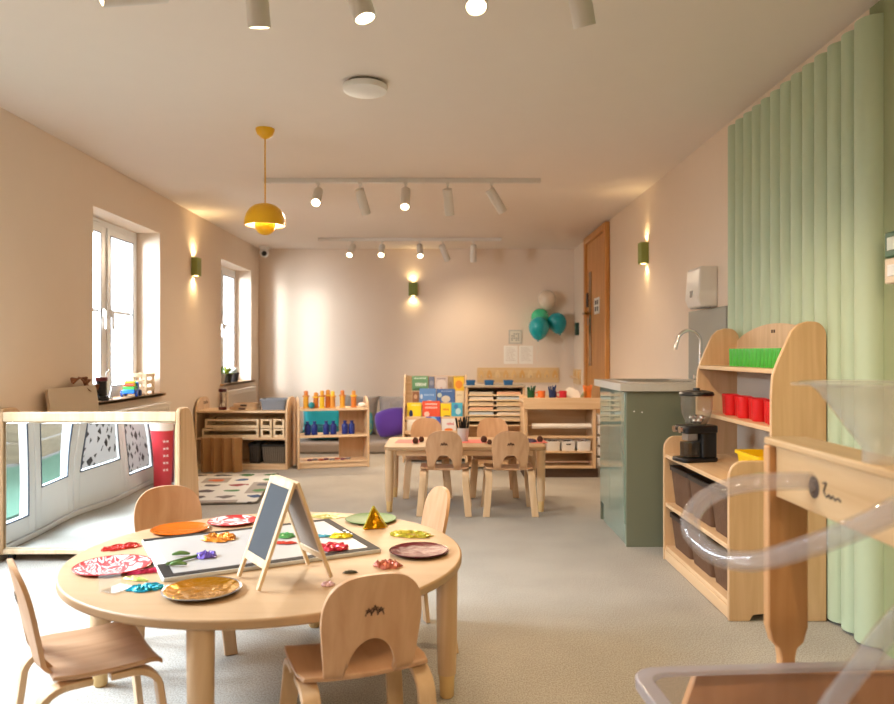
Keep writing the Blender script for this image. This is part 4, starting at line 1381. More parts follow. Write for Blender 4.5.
def put(x, y, fx, fy, label, group):
    return dup(chair, (x, y, 0), math.atan2(-fx, fy), label, group)
put(-.945, 1.985, .82, .58, 'birch chair seen from the side at the left of the round table', G1)
put(-.185, 2.85, -.94, -.34, 'birch chair on the far right of the round table turned edge on', G1)
put(-1.01, 2.79, .50, -.866, 'birch chair behind the round table in front of the mirror panel', G1)
put(-.015, 5.175, .03, 1, 'left of two birch chairs with their backs to the camera at the rectangular table', G2)
put(.425, 5.165, 0, 1, 'right of two birch chairs with their backs to the camera at the rectangular table', G2)
put(-.155, 5.80, .06, -1, 'left of two birch chairs on the far side of the rectangular table', G2)
put(.36, 5.82, -.02, -1, 'right of two birch chairs on the far side of the rectangular table', G2)

# ================================================================= RECTANGULAR TABLE
TZ = .45
TAPER = [(.018, 0), (.020, .004), (.021, .06), (.026, .065), (.029, .18), (.031, .425), (0, .425)]
FOOT = pbr('cream_leg_end', (226, 190, 130), .5)
def table_leg(par, x, y, r=1.0):
    o = MB().lathe([(0, .075), (.026 * r, .075), (.029 * r, .20), (.031 * r, TZ - .025), (0, TZ - .025)], (x, y, 0), 24).done('leg', BIRCHZ, par)
    MB().lathe([(0, 0), (.016 * r, 0), (.020 * r, .006), (.022 * r, .06), (.024 * r, .074), (0, .0745)], (x, y, 0), 22).done('leg_end', FOOT, o)
rt = thing('rectangular_table', 'low rectangular birch table in the middle of the room with four chairs', 'table', (.125, 5.43, 0))
MB().prism(rr(-.56, .56, -.30, .30, .05, 6), TZ - .025, TZ, 'z').done('tabletop', TABLETOP, rt, bevel=.004)
for sx in (-1, 1):
    for sy in (-1, 1):
        table_leg(rt, sx * .522, sy * .262)
MB().box(-.47, .47, -.262, -.245, TZ - .065, TZ - .025).done('apron', BIRCH, rt, bevel=.002)
MB().box(-.47, .47, .245, .262, TZ - .065, TZ - .025).done('apron', BIRCH, rt, bevel=.002)
PINK = pbr('coral_paper', (232, 120, 110), .7)
for k, (px, sx) in enumerate(((408, .17), (474, .19), (537, .12))):
    p = G(px, 441.5, TZ)
    simple('paper_mat', MB().prism(rr(-sx / 2, sx / 2, -.105, .105, .004, 2), 0, .0015, 'z'), PINK,
           'coral pink paper mat at the %s of the rectangular table' % ('left end', 'centre', 'right end')[k], 'paper mat', (p.x, 5.45, TZ + .0003), R(-3 + 4 * k), 'coral paper mats on the table')
CONE = pbr('pine_cone_brown', (96, 58, 40), .8, vary=.25, vscale=60)
def cone(px, py, r, label, seed):
    p = G(px, py, TZ)
    b = MB()
    rd = random.Random(seed)
    for k in range(6):
        z = r * (.2 + .3 * k)
        q = r * math.sin(PI * (.22 + .13 * k)) * .95
        for i in range(8):
            a = 2 * PI * (i + .5 * (k % 2)) / 8
            b.sphere((q * math.cos(a) * .75, q * math.sin(a) * .75, z), r * .36, 6, 4, 1, 1, .6)
    simple('pine_cone', b, CONE, label, 'pine cone', (p.x, p.y, TZ + .002), rd.uniform(0, 6), 'pine cones on the rectangular table')
cone(415.5, 443.5, .022, 'left of two small pine cones on the left pink mat', 1)
cone(421.5, 442.0, .020, 'right of two small pine cones on the left pink mat', 2)
cone(484, 442.5, .024, 'pine cone between the pencil pot and the right hand chair', 3)
cone(489.5, 444.5, .018, 'smallest pine cone touching the right hand chair back', 4)
cone(540, 442.0, .022, 'dark pine cone at the right end of the rectangular table', 5)
simple('craft_scraps', MB().crinkle(.05, .025, 77), pbr('purple_scraps', (92, 70, 92), .8), 'greyish purple scraps at the right end of the rectangular table', 'craft scraps', (G(531, 443, TZ).x, 5.42, TZ + .002))
p = G(463, 441, TZ)
pt = thing('pencil_pot', 'pale grey pot of black pencils on the rectangular table', 'pot', (p.x, p.y, TZ + .001))
MB().lathe([(0, 0), (.036, 0), (.044, .095), (.041, .095), (.034, .006), (0, .006)], n=28).done('body', pbr('pale_grey_pot', (206, 202, 200), .45), pt)
rd = random.Random(5)
for k in range(14):
    a = 2.4 * k; q = .006 + .018 * (k % 5) / 4
    d = Vector((math.cos(a), math.sin(a), 0))
    e1 = Vector((0, 0, .155 + rd.uniform(-.02, .025))) + d * (q * 2.3)
    MB().cyl(d * q + Vector((0, 0, .008)), e1, .0052, n=7).done('pencil', BLACK, pt)

# ================================================================= KITCHEN
GRN = pbr('dark_green_cabinet', (114, 118, 98), .55)
GLOSSG = pbr('glossy_sage_door', (130, 152, 138), .08, spec=.7, coat=.6)
kc = thing('kitchen_cabinet', 'dark green kitchen base cabinet with a glossy sage front', 'cabinet', (1.0, 4.23, 0))
MB().box(0.012, .597, 0, .022, 0, .878).done('end_panel', GRN, kc, bevel=.002)
MB().box(.03, .597, .0225, .70, .15, .878).done('carcass', GRN, kc, bevel=.002)
MB().box(.022, .04, .0225, .68, 0, .122).done('plinth', GLOSSG, kc)
MB().box(.012, .597, .7005, .72, 0, .878).done('end_panel', GRN, kc, bevel=.002)
MB().box(.006, .028, .0235, .40, .125, .872).done('door', GLOSSG, kc, bevel=.002)
MB().box(.006, .028, .404, .70, .125, .872).done('door', GLOSSG, kc, bevel=.002)
for x in (.055, .10):
    MB().cyl((x, .0, .765 - (x - .055) * .12), (x, -.0015, .765 - (x - .055) * .12), .004, n=10).done('screw_cap', WHITE, kc)
wt = thing('worktop', 'grey laminate worktop with an inset sink on the green cabinet', 'worktop', (.972, 4.2, .88))
TOP = pbr('grey_laminate', (200, 194, 184), .4, vary=.05, vscale=60)
L_, Wd, th = .755, .626, .042
sx0, sx1, sy0, sy1 = .10, .47, .27, .66
b = MB().box(0, sx0, 0, L_, 0, th).box(sx1, Wd, 0, L_, 0, th).box(sx0, sx1, 0, sy0, 0, th).box(sx0, sx1, sy1, L_, 0, th)
b.done('board', TOP, wt)
snk = thing('sink', 'stainless steel sink bowl set into the grey worktop', 'sink', (.972, 4.2, .88))
b = MB()
O, I, D = rr(sx0 - .02, sx1 + .02, sy0 - .02, sy1 + .02, .04), rr(sx0 + .004, sx1 - .004, sy0 + .004, sy1 - .004, .035), rr(sx0 + .03, sx1 - .03, sy0 + .03, sy1 - .03, .05)
r0 = [b.v((x, y, th + .0005)) for x, y in O]; r1 = [b.v((x, y, th + .005)) for x, y in O]
r2 = [b.v((x, y, th + .004)) for x, y in I]; r3 = [b.v((x, y, .003)) for x, y in D]
b.bridge(r0, r1); b.bridge(r1, r2); b.bridge(r2, r3); b.f(r3)
b.done('bowl', STEEL, snk)
tp = thing('tap', 'tall chrome gooseneck tap on the grey worktop', 'tap', (1.505, 4.45, .9225), R(2))
MB().lathe([(0, 0), (.028, 0), (.028, .008), (.022, .014), (.020, .06), (.014, .075), (0, .075)], n=24).done('base', CHROME, tp)
pth = [(0, 0, .07), (0, 0, .16), (0, 0, .235)]
for k in range(1, 13):
    a = PI * k / 12 * .92
    pth.append((-.07 + .07 * math.cos(a), 0, .235 + .07 * math.sin(a)))
e_ = Vector(pth[-1])
pth += [tuple(e_ + Vector((-.008, 0, -.03))), tuple(e_ + Vector((-.015, 0, -.06)))]
MB().tube(pth, .0105, 14).done('spout', CHROME, tp)
MB().cyl((0, -.018, .045), (0, -.045, .05), .013, n=16).cyl((0, -.040, .05), (-.01, -.05, .085), .006, n=10).done('lever', CHROME, tp)
MB().cyl((-.02, .0, .03), (-.042, 0, .032), .013, n=16).done('knob', CHROME, tp)
simple('splashback', MB().box(0, .012, 0, .66, 0, .44), pbr('grey_splashback', (150, 150, 140), .3), 'grey splashback panel on the right wall below the towel dispenser', 'splashback', (XR - .0125, 4.27, .923), bevel=.002)
dp = thing('towel_dispenser', 'white paper towel dispenser on the right wall above the tap', 'dispenser', (XR, 4.43, 1.37))
pr = [(0, 0), (0, .24), (-.09, .24), (-.105, .228), (-.12, .05), (-.10, .0)]
MB().prism([(x, z) for x, z in pr], 0, .24, 'y').done('case', pbr('white_dispenser', (232, 224, 214), .3), dp, bevel=.010, seg=3)
MB().box(-.095, -.03, .03, .21, -.006, .0).done('outlet', pbr('grey_outlet', (150, 146, 140), .4), dp)
MB().box(-.121, -.113, .10, .14, .06, .10).done('window', pbr('smoke_window', (150, 146, 140), .2), dp)

# ================================================================= SHELF UNIT WITH HUTCH
UX, UY0, UY1 = 1.15, 3.06, 3.995
un = thing('shelf_unit', 'tall maple shelf unit with a stepped side against the sage wall', 'shelf', (UX, UY0, 0))
prof = [(0, 0), (.085, 0), (.10, .025), (.15, .03), (.25, .03), (.30, .025), (.315, 0), (.40, 0), (.40, 1.165)]
for k in range(1, 7):
    t = R(90) * k / 6
    prof.append((.345 + .055 * math.cos(t), 1.165 + .06 * math.sin(t)))
prof += [(.32, 1.225), (.285, 1.215), (.255, 1.185), (.225, 1.12), (.195, 1.05), (.178, 1.0), (.173, .92), (.173, .69), (.165, .665), (.15, .655), (.06, .655)]
for k in range(1, 7):
    t = R(90) * k / 6
    prof.append((.06 - .06 * math.sin(t), .585 + .07 * math.cos(t)))
LU = UY1 - UY0
for y in (0, LU - .02):
    MB().prism(prof, y, y + .02, 'y').done('side_panel', MAPLE, un, bevel=.004)
for z, x0 in ((.54, .008), (.283, .008), (.055, .008), (1.01, .185), (.77, .178)):
    MB().box(x0, .385, .02, LU - .02, z, z + .02).done('shelf_board', MAPLEY, un, bevel=.003)
MB().box(.004, .022, .02, LU - .02, .004, .055).done('kick_board', MAPLEY, un, bevel=.002)
MB().box(.388, .398, .02, LU - .02, .06, 1.01).done('back_panel', pbr('grey_back_board', (186, 172, 156), .6), un)
bp_ = [(.02, 1.031), (LU - .02, 1.031), (LU - .02, 1.13)]
for k in range(13):
    t = k / 12
    bp_.append((LU - .02 - (LU - .04) * t, 1.16 + .075 * math.sin(PI * t) ** .8))
bp_.append((.02, 1.13))
MB().prism(bp_, .386, .398, 'x').done('back_panel', MAPLE, un)
b = MB()
for y in (.45, .475):
    b.box(.3845, .3855, y, y + .016, 1.19, 1.205)
b.done('emblem', DARKINK, un, smooth=False)
# brown baskets
WOV = pbr('brown_woven_basket', (98, 68, 46), .8, bump=(110, .8, .006), vary=.2, vscale=40)
rows = ('upper', 'lower'); pos = ('nearest the camera', 'in the middle', 'farthest from the camera')
for r_, z in enumerate((.3035, .0755)):
    for k in range(3):
        y = UY0 + .02 + .155 + k * .295
        basket('basket', .285, .33, (.195 if r_ == 0 else .175), WOV, 'brown woven basket in the %s row of the maple unit, %s' % (rows[r_], pos[k]), 'basket',
               (UX + .195, y, z), 'brown baskets in the maple unit', R(90), ribs=False, lip=pbr('dark_basket_rim_%d%d' % (r_, k), (44, 32, 26), .6))
# green trays standing on edge
GRNP = pbr('bright_green_plastic', (70, 176, 50), .4)
for k in range(14):
    y = UY0 + .14 + k * .041
    t = thing('green_beaker', 'bright green ribbed beaker number %s along the top shelf row' % ('one', 'two', 'three', 'four', 'five', 'six', 'seven', 'eight', 'nine', 'ten', 'eleven', 'twelve', 'thirteen', 'fourteen')[k], 'beaker', (UX + .275, y, 1.0305), 0, 'green beakers on the top shelf of the maple unit')
    t['label'] = 'bright green ribbed plastic beaker in the tight row on the top shelf'
    b = MB()
    b.lathe([(0, 0), (.0175, 0), (.0185, .004), (.0200, .085), (.0180, .085), (.0165, .006), (0, .006)], n=14)
    b.done('body', GRNP, t)
    MB().lathe([(.0203, .072), (.0203, .085), (.0200, .086), (.0196, .072)], n=14, close=True).done('rim', GRNP, t)
REDP = pbr('bright_red_plastic', (214, 26, 30), .3)
rn = ('nearest the camera', 'second from the camera', 'third from the camera', 'fourth from the camera', 'fifth from the camera', 'sixth from the camera', 'seventh from the camera', 'farthest from the camera')
for k in range(8):
    y = UY0 + .125 + k * .083
    x = UX + .25 + .022 * (k % 2)
    t = thing('red_beaker', 'bright red plastic cup on the lower hutch shelf, %s' % rn[k], 'cup', (x, y, .7905), 0, 'red cups on the maple unit')
    MB().lathe([(0, 0), (.033, 0), (.036, .006), (.039, .098), (.036, .098), (.033, .008), (0, .008)], n=30).done('body', REDP, t)
    MB().lathe([(.0395, .085), (.0398, .099), (.0385, .0995), (.0385, .085)], n=30, close=True).done('rim', REDP, t)
# yellow caddy
YLP = pbr('yellow_plastic', (244, 200, 12), .4)
yc = thing('yellow_tray', 'yellow plastic tray behind the near side of the maple unit', 'tray', (UX + .235, UY0 + .16, .5605))
b = MB()
P, Q = rr(-.085, .085, -.11, .11, .015, 3), rr(-.10, .10, -.12, .12, .015, 3)
A = [b.v((x, y, 0)) for x, y in P]; B = [b.v((x, y, .105)) for x, y in Q]; Ci = [b.v((x * .94, y * .95, .105)) for x, y in Q]; D = [b.v((x * .94, y * .95, .006)) for x, y in P]
b.bridge(A, B); b.bridge(B, Ci); b.bridge(Ci, D); b.f(list(reversed(A))); b.f(D)
b.done('body', YLP, yc)
b = MB()
P, Q, S_ = rr(-.107, .107, -.127, .127, .018, 3), rr(-.10, .10, -.12, .12, .015, 3), None
lo, hi = [b.v((x, y, .092)) for x, y in P], [b.v((x, y, .106)) for x, y in P]
hi2, lo2 = [b.v((x, y, .106)) for x, y in Q], [b.v((x, y, .092)) for x, y in Q]
b.bridge(lo, hi); b.bridge(hi, hi2); b.bridge(hi2, lo2); b.bridge(lo2, lo)
b.done('rim', YLP, yc)
# coffee grinder
gr = thing('coffee_grinder', 'black coffee grinder with a clear hopper on the far end of the maple unit', 'coffee grinder', (1.245, 3.72, .5605), R(-75))
# local: front is -y
gr.scale = (.88, .88, .94)
MB().prism(rr(-.075, .075, -.13, .09, .03, 5), 0, .022, 'z').done('base', BLACK, gr, bevel=.006)
MB().prism(rr(-.065, .065, -.01, .085, .02, 4), .022, .15, 'z').done('column', BLACK, gr, bevel=.004)
MB().prism(rr(-.075, .075, -.115, .09, .03, 5), .15, .19, 'z').done('head', BLACK, gr, bevel=.008)
MB().prism(rr(-.045, .045, -.09, -.015, .008, 3), .028, .10, 'z').done('grounds_bin', clear('smoky_bin', (170, 166, 160), body=.25, bodycol=(120, 116, 110)), gr)
MB().box(-.03, .03, -.085, -.02, .11, .15).done('chute', STEEL, gr, bevel=.004)
CLR = clear('clear_acrylic', (246, 246, 244), body=.06)
hp = [(.050, .19), (.062, .205), (.082, .25), (.088, .285), (.088, .345)]
MB().lathe(hp + [(r - .003, z) for r, z in reversed(hp)], (0, -.01, 0), 36, close=True).done('hopper', CLR, gr)
MB().lathe([(0, .345), (.094, .345), (.096, .352), (.090, .364), (.05, .372), (.02, .374), (.018, .384), (0, .386)], (0, -.01, 0), 36).done('lid', BLACK, gr)
for x in (-.03, .03):
    MB().cyl((x, -.115, .17), (x, -.137, .17), .014, .017, n=18).done('knob', CHROME, gr)
for k in range(7):
    a = 2 * PI * k / 7
    MB().sphere((.028 * math.cos(a), -.01 + .028 * math.sin(a), .213 + .014 * (k % 2)), .016, 12, 8).done('glass_marble', CHROME, gr)

# ================================================================= MIRROR DIVIDER
MYW = R(.7)
md_ = thing('mirror_divider', 'wheeled wooden room divider with a wavy acrylic mirror panel at the left', 'mirror', (-1.875, 3.93, 0), MYW)
hw = .475
prof = [(0, .035), (0, .775)]
for k in range(1, 6):
    t = R(90) * k / 5
    prof.append((.035 - .035 * math.cos(t), .775 + .03 * math.sin(t)))
prof += [(.09, .805), (.13, .80), (.165, .78), (.20, .745), (.235, .67), (.26, .58), (.29, .45), (.32, .25), (.345, .10), (.36, .035)]
for x in (-hw, hw - .024):
    MB().prism(prof, x, x + .024, 'x').done('end_panel', MAPLE, md_, bevel=.005)
MB().box(-hw + .024, hw - .024, .0, .03, .735, .785).done('rail', PALE, md_, bevel=.004)
MB().box(-hw + .024, hw - .024, .0, .03, .04, .066).done('rail', PALE, md_, bevel=.004)
MB().box(-hw + .024, hw - .024, .020, .030, .066, .735).done('backing_board', MAPLE, md_)
MB().box(-hw + .024, hw - .024, .03, .24, .04, .055).done('base_board', MAPLE, md_)
MIR = pbr('acrylic_mirror', (232, 236, 236), .012, 1.0)
def mf(u, v):
    x = -hw + .026 + u * (2 * hw - .052)
    z = .067 + v * .667
    y = .012 + .0011 * math.sin(9.5 * x + .6) * math.sin(4.6 * (z - .05)) + .0005 * math.sin(15 * x + 1.1 + 2 * z)
    return (x, y, z)
MB().sheet(mf, 80, 60, (0, .004, 0)).done('mirror_panel', MIR, md_, ang=180)
RUB = pbr('dark_rubber', (40, 42, 46), .6)
for x in (-hw + .05, hw - .05):
    for y in (.04, .22):
        o = MB().cyl((x - .013, y, .0205), (x + .013, y, .0205), .020, n=22).done('caster', RUB, md_, bevel=.004)
        MB().box(x - .006, x + .006, y - .01, y + .01, .03, .041).done('caster_fork', STEEL, o)

# red tubes by the doors (mirror only)
for k, (x, y, h, r, c) in enumerate(((-2.28, 1.76, .92, .066, (206, 52, 60)), (-2.29, 1.49, 1.0, .055, (120, 50, 66)))):
    t = thing('cardboard_tube', ('tall red tube with pale lettering standing by the doors, seen in the mirror', 'darker crimson tube behind the red one, seen in the mirror')[k], 'tube', (x, y, 0), 0)
    MB().cyl((0, 0, 0), (0, 0, h), r, n=32).done('body', pbr('tube_red_%d' % k, c, .5), t, bevel=.004)
    MB().cyl((0, 0, h * .52), (0, 0, h * .68), r + .001, n=32, caps=False).done('label_band', pbr('tube_label_%d' % k, (240, 220, 206), .6), t)
    b = MB()
    for j in range(5):
        z = h * .16 + j * h * .065
        for a0 in (40, 58):
            a, a2 = R(a0), R(a0 + 12)
            b.strip([((r + .001) * math.cos(a + (a2 - a) * q / 3), (r + .001) * math.sin(a + (a2 - a) * q / 3), z + (.012 if q % 2 else 0)) for q in range(4)], (0, 0, 1), .012, .002)
    b.done('lettering', pbr('tube_print_%d' % k, (246, 222, 216), .6), t, smooth=False)
# ================================================================= ROUND TABLE
TC = Vector((-.572, 2.435, 0)); TR = .62
rt2 = thing('round_table', 'large round birch table in the foreground covered with craft pieces', 'table', TC)
n = 96
MB().prism([(TR * math.cos(2 * PI * i / n), TR * math.sin(2 * PI * i / n)) for i in range(n)], TZ - .026, TZ, 'z').done('tabletop', TABLETOP, rt2, bevel=.006, seg=3)
for a in (-4, 86, 176, -94):
    table_leg(rt2, .573 * math.cos(R(a)), .573 * math.sin(R(a)), 1.12)
b = MB().tube([(.50 * math.cos(2 * PI * i / 48), .50 * math.sin(2 * PI * i / 48), TZ - .04) for i in range(48)], .012, 8, True)
b.done('apron', BIRCH, rt2)

# light panel
LP = thing('light_panel', 'white drawing light panel with a dark border lying on the round table', 'light panel', (-.625, 2.49, TZ + .0005), R(28.5))
pw, ph = .335, .25
MB().prism(rr(-pw, pw, -ph, ph, .008, 3), 0, .012, 'z').done('case', pbr('light_panel_white', (216, 216, 212), .4), LP, bevel=.002)
b = MB().box(-pw + .004, pw - .004, -ph + .004, -ph + .034, .012, .0135).box(-pw + .004, pw - .004, ph - .034, ph - .004, .012, .0135)
b.box(pw - .034, pw - .004, -ph + .034, ph - .034, .012, .0135).box(-pw + .004, -pw + .034, -ph + .034, -.10, .012, .0135)
b.done('border', pbr('dark_border', (38, 31, 28), .6, spec=.2), LP, smooth=False)
MB().box(-pw + .034, pw - .034, -ph + .034, ph - .034, .012, .0132).done('screen', pbr('screen_white', (180, 175, 171), .35), LP, smooth=False)
b = MB()
for k in range(3):
    b.box(pw - .024, pw - .014, -.03 + k * .03, -.015 + k * .03, .0135, .0142)
b.done('button', WHITE, LP, smooth=False)
PZ = TZ + .0145

# easel
def easel():
    ctr = Vector((-.4665, 2.155, TZ))
    wv = Vector((.097, -.14, 0)); wdir = wv.normalized()
    rz = math.atan2(wdir.y, wdir.x)
    e = thing('chalkboard_easel', 'small wooden A-frame chalkboard easel standing on the round table', 'easel', ctr + Vector((0, 0, .0005)), rz)
    H, sp, w = .285, .105, .17
    fr_ = thing
    for sg in (-1, 1):
        # board plane leans; local coordinates: s across, t up
        ux = Vector((1, 0, 0)); up = Vector((0, -sg * sp, H)).normalized(); nr = ux.cross(up)
        if nr.y * sg < 0: nr = -nr
        Mx = Matrix((ux.to_4d(), up.to_4d(), nr.to_4d(), (0, 0, 0, 1))).transposed()
        Mx[3] = (0, 0, 0, 1)
        Mx.translation = Vector((0, sg * sp, .003))
        L = math.hypot(H, sp) - .004
        b = MB(); b.M = Mx
        t0, t1 = (-.002, .008) if True else (0, 0)
        for s in (-w / 2, w / 2 - .016):
            b.box(s, s + .016, 0, L, t0, t1)
        b.box(-w / 2 + .016, w / 2 - .016, L - .022, L, t0, t1).box(-w / 2 + .016, w / 2 - .016, .055, .078, t0, t1)
        o = b.done('frame', PALE, e, bevel=.002)
        b = MB(); b.M = Mx
        b.box(-w / 2 + .016, w / 2 - .016, .078, L - .022, t0 + .003, t1 - .002)
        b.done('chalkboard', pbr('slate_board' if sg < 0 else 'grey_backing', (58, 62, 68) if sg < 0 else (166, 154, 142), .75), o, smooth=False)
    for s in (-w / 2 + .02, w / 2 - .02):
        MB().cyl((s - .008, 0, H - .004), (s + .008, 0, H - .004), .004, n=10).done('hinge', STEEL, e)
easel()

# plates and foil pieces
def plate(px, py, r, mat, label, rim=None, rimmat=None, z=TZ, name='plate', cat='plate', depth=.008, group='plates on the round table'):
    p = G(px, py, z)
    t = thing(name, label, cat, (p.x, p.y, z + .0008), (px * 7) % 6, group)
    d = depth
    MB().lathe([(0, .0), (r * .72, .0), (r * .97, d * .8), (r, d), (r * .97, d + .0015), (r * .72, .0022), (0, .0022)], n=48).done('dish', rimmat or mat, t)
    if rimmat:
        MB().lathe([(0, .0023), (r * .70, .0023), (r * .94, d * .8 + .0015), (r * .93, d * .8 + .003), (r * .69, .004), (0, .004)], n=48).done('cover_sheet', mat, t, ang=60)
    return t
ORG = pbr('orange_gloss_paper', (206, 98, 12), .18, coat=.5, bump=(18, .25, .01))
REDW = blotch('red_white_foil', [(176, 22, 26), (186, 30, 30), (236, 214, 208), (190, 34, 34), (176, 22, 26)], 13, .45, bump=.4)
REDR = pbr('red_foil_rim', (196, 44, 44), .25, .3)
PNKW = blotch('red_pink_white_foil', [(190, 26, 32), (238, 200, 198), (196, 30, 38), (240, 220, 216), (186, 26, 36)], 10, .45, bump=.4, stretch=(1, 2.2, 1))
GOLD = pbr('gold_foil', (206, 146, 8), .16, .85, bump=(26, .7, .012))
SILV = pbr('silver_foil_rim', (176, 176, 180), .25, .9)
ROSE = pbr('rose_foil', (96, 22, 28), .3, 0.0, spec=.12, bump=(22, .6, .012))
ROSER = pbr('dark_rose_rim', (92, 34, 40), .2, .8)
GREENP = pbr('green_paper', (92, 122, 62), .5, bump=(20, .3, .01))
LIME = pbr('lime_gold_foil', (206, 196, 70), .25, .6, bump=(30, .7, .01))
plate(180, 530.5, .102, ORG, 'shiny orange paper plate in front of the back chair')
plate(232.5, 522.5, .092, REDW, 'red and white plate on the far edge of the table behind the light panel', rimmat=REDR)
plate(113, 567.5, .112, PNKW, 'red and pink striped plate at the left edge of the table', rimmat=REDR)
plate(202, 592.5, .105, GOLD, 'gold foil plate with a silver rim at the front of the table', rimmat=SILV, depth=.012)
plate(419, 553, .097, ROSE, 'dark rose foil plate at the right side of the table', rimmat=ROSER, depth=.010)
plate(371, 520.5, .099, GREENP, 'matt green plate behind the gold pyramid')
def foil(px, py, r, h, m, label, seed, sx=1, sy=1, hole=0.0, z=TZ, rz=0.0, name='foil_piece', cat='foil piece'):
    p = G(px, py, z)
    simple(name, MB().crinkle(r, h * .62, seed, sx, sy, 26, hole), m, label, cat, (p.x, p.y, z + .0012), rz, 'crumpled foil pieces on the round table', ang=12)
REDF = pbr('red_foil', (206, 50, 44), .25, .55, bump=(40, .6, .01))
PINKF = pbr('magenta_foil', (206, 50, 96), .25, .5)
TEALF = pbr('teal_foil', (20, 150, 176), .25, .5, bump=(40, .7, .01))
GRNF = pbr('green_foil', (96, 130, 70), .3, .4)
PURF = pbr('purple_crystal', (120, 96, 190), .2, .3)
ORF = pbr('orange_foil', (226, 140, 40), .25, .5, bump=(40, .7, .01))
PKR = pbr('rose_crumple', (206, 120, 100), .25, .6, bump=(50, .8, .01))
foil(122, 548, .055, .018, REDF, 'crumpled red foil strip beyond the striped plate at the left', 1, 1.1, .55, 0, rz=.6)
foil(150, 572, .045, .016, PINKF, 'magenta foil strip beside the striped plate', 2, 1.3, .4, 0, rz=.5)
foil(147, 589, .042, .018, TEALF, 'teal crumpled foil next to the gold plate', 3, 1.15, .75, 0, rz=.3)
foil(136, 580, .03, .012, pbr('lime_strip', (190, 210, 110), .35, .2), 'pale lime foil strip between the magenta and teal pieces', 4, 1.3, .4, 0, rz=-.3)
foil(411, 535.5, .062, .018, LIME, 'gold lime crumpled foil ring at the right behind the rose plate', 5, 1.2, .65, .5, rz=-.25)
foil(388, 566.5, .042, .03, PKR, 'pink rose crumpled foil behind the front chair', 6, 1.0, .8)
foil(328, 516.5, .05, .010, pbr('olive_gold_sheet', (196, 184, 110), .35, .3), 'flat olive gold paper piece on the far side of the table', 7, 1.4, .9)
foil(219.5, 539, .055, .022, ORF, 'crumpled orange foil ring on the light panel', 8, 1.0, .85, .35, z=PZ)
foil(206, 556.5, .033, .022, PURF, 'purple crumpled flower head on the light panel', 9, 1, 1, 0, z=PZ)
foil(332.5, 548.5, .05, .022, pbr('crimson_foil', (206, 50, 66), .25, .4, bump=(40, .6, .01)), 'crimson crumpled foil on the right of the light panel beside the easel', 10, 1.1, .8, .2, z=PZ)
foil(341, 537, .032, .018, pbr('yellow_foil', (232, 206, 40), .25, .5), 'yellow crumpled foil near the right border of the light panel', 11, 1.2, .8, z=PZ)
foil(324, 536.5, .026, .010, pbr('sky_blue_foil', (90, 176, 200), .3, .4), 'small sky blue foil strip beside the yellow foil', 12, 1.3, .5, z=PZ)
foil(286, 536.5, .03, .016, pbr('leaf_green_foil', (96, 170, 96), .3, .4), 'small green foil glimpsed between the easel legs', 13, z=PZ)
foil(285.5, 543.5, .026, .010, pbr('scarlet_foil', (220, 70, 50), .3, .3), 'small scarlet foil strip below the green one between the easel legs', 14, 1.5, .5, z=PZ)
foil(328, 585, .018, .012, pbr('pale_pink_foil', (232, 190, 196), .3, .4), 'tiny pale pink foil scrap at the back foot of the easel', 15)
foil(350.5, 573, .016, .01, pbr('dark_olive_scrap', (70, 64, 40), .5), 'tiny dark scrap just behind the front chair', 16, 1.3, .6)
# pipe cleaner flower stem on the panel
st = thing('flower_stem', 'green twisted flower stem with two leaves on the light panel', 'paper flower', (0, 0, 0))
pts = [G(167, 566, PZ), G(176, 563, PZ), G(186, 560.5, PZ), G(198, 557.5, PZ)]
MB().tube(smooth_path([p + Vector((0, 0, .006)) for p in pts], 6), .005, 8).done('stem', GRNF, st)
for a, b_ in ((G(172, 556.5, PZ), G(190, 555.5, PZ)), (G(170, 566.5, PZ), G(187, 566, PZ))):
    MB().tube(smooth_path([a + Vector((0, 0, .006)), (a + b_) / 2 + Vector((0, 0, .010)), b_ + Vector((0, 0, .006))], 6), .007, 8, rf=lambda t: .35 + .65 * math.sin(PI * min(1, max(0, t)))).done('leaf', GRNF, st)
# gold pyramid
p = G(373, 527.5, TZ)
py = thing('foil_pyramid', 'gold foil pyramid standing in front of the green plate', 'pyramid', (p.x, p.y, TZ + .001), R(20))
b = MB()
q = [b.v((-.045, -.035, 0)), b.v((.045, -.035, 0)), b.v((0, .045, 0))]
t_ = b.v((0, -.005, .078))
b.f([q[2], q[1], q[0]])
for i in range(3): b.f([q[i], q[(i + 1) % 3], t_])
b.done('foil_body', GOLD, py, bevel=.004)
MB().tube([(-.045, -.035, .004), (0, -.006, .080)], .003, 6).tube([(.045, -.035, .004), (0, -.006, .080)], .003, 6).done('edge_binding', LIME, py)
# clear card pocket at the left
p = G(128, 590, TZ)
cp_ = thing('clear_holder', 'clear plastic card holder standing by the teal foil', 'holder', (p.x - .03, p.y, TZ + .0005), R(-28))
MB().box(-.03, .03, -.035, .035, 0, .004).done('base', CLR, cp_, bevel=.001)
MB().box(-.03, -.027, -.035, .035, .004, .05).done('upright', clear('frosted_clear', (250, 250, 250), body=.08), cp_)

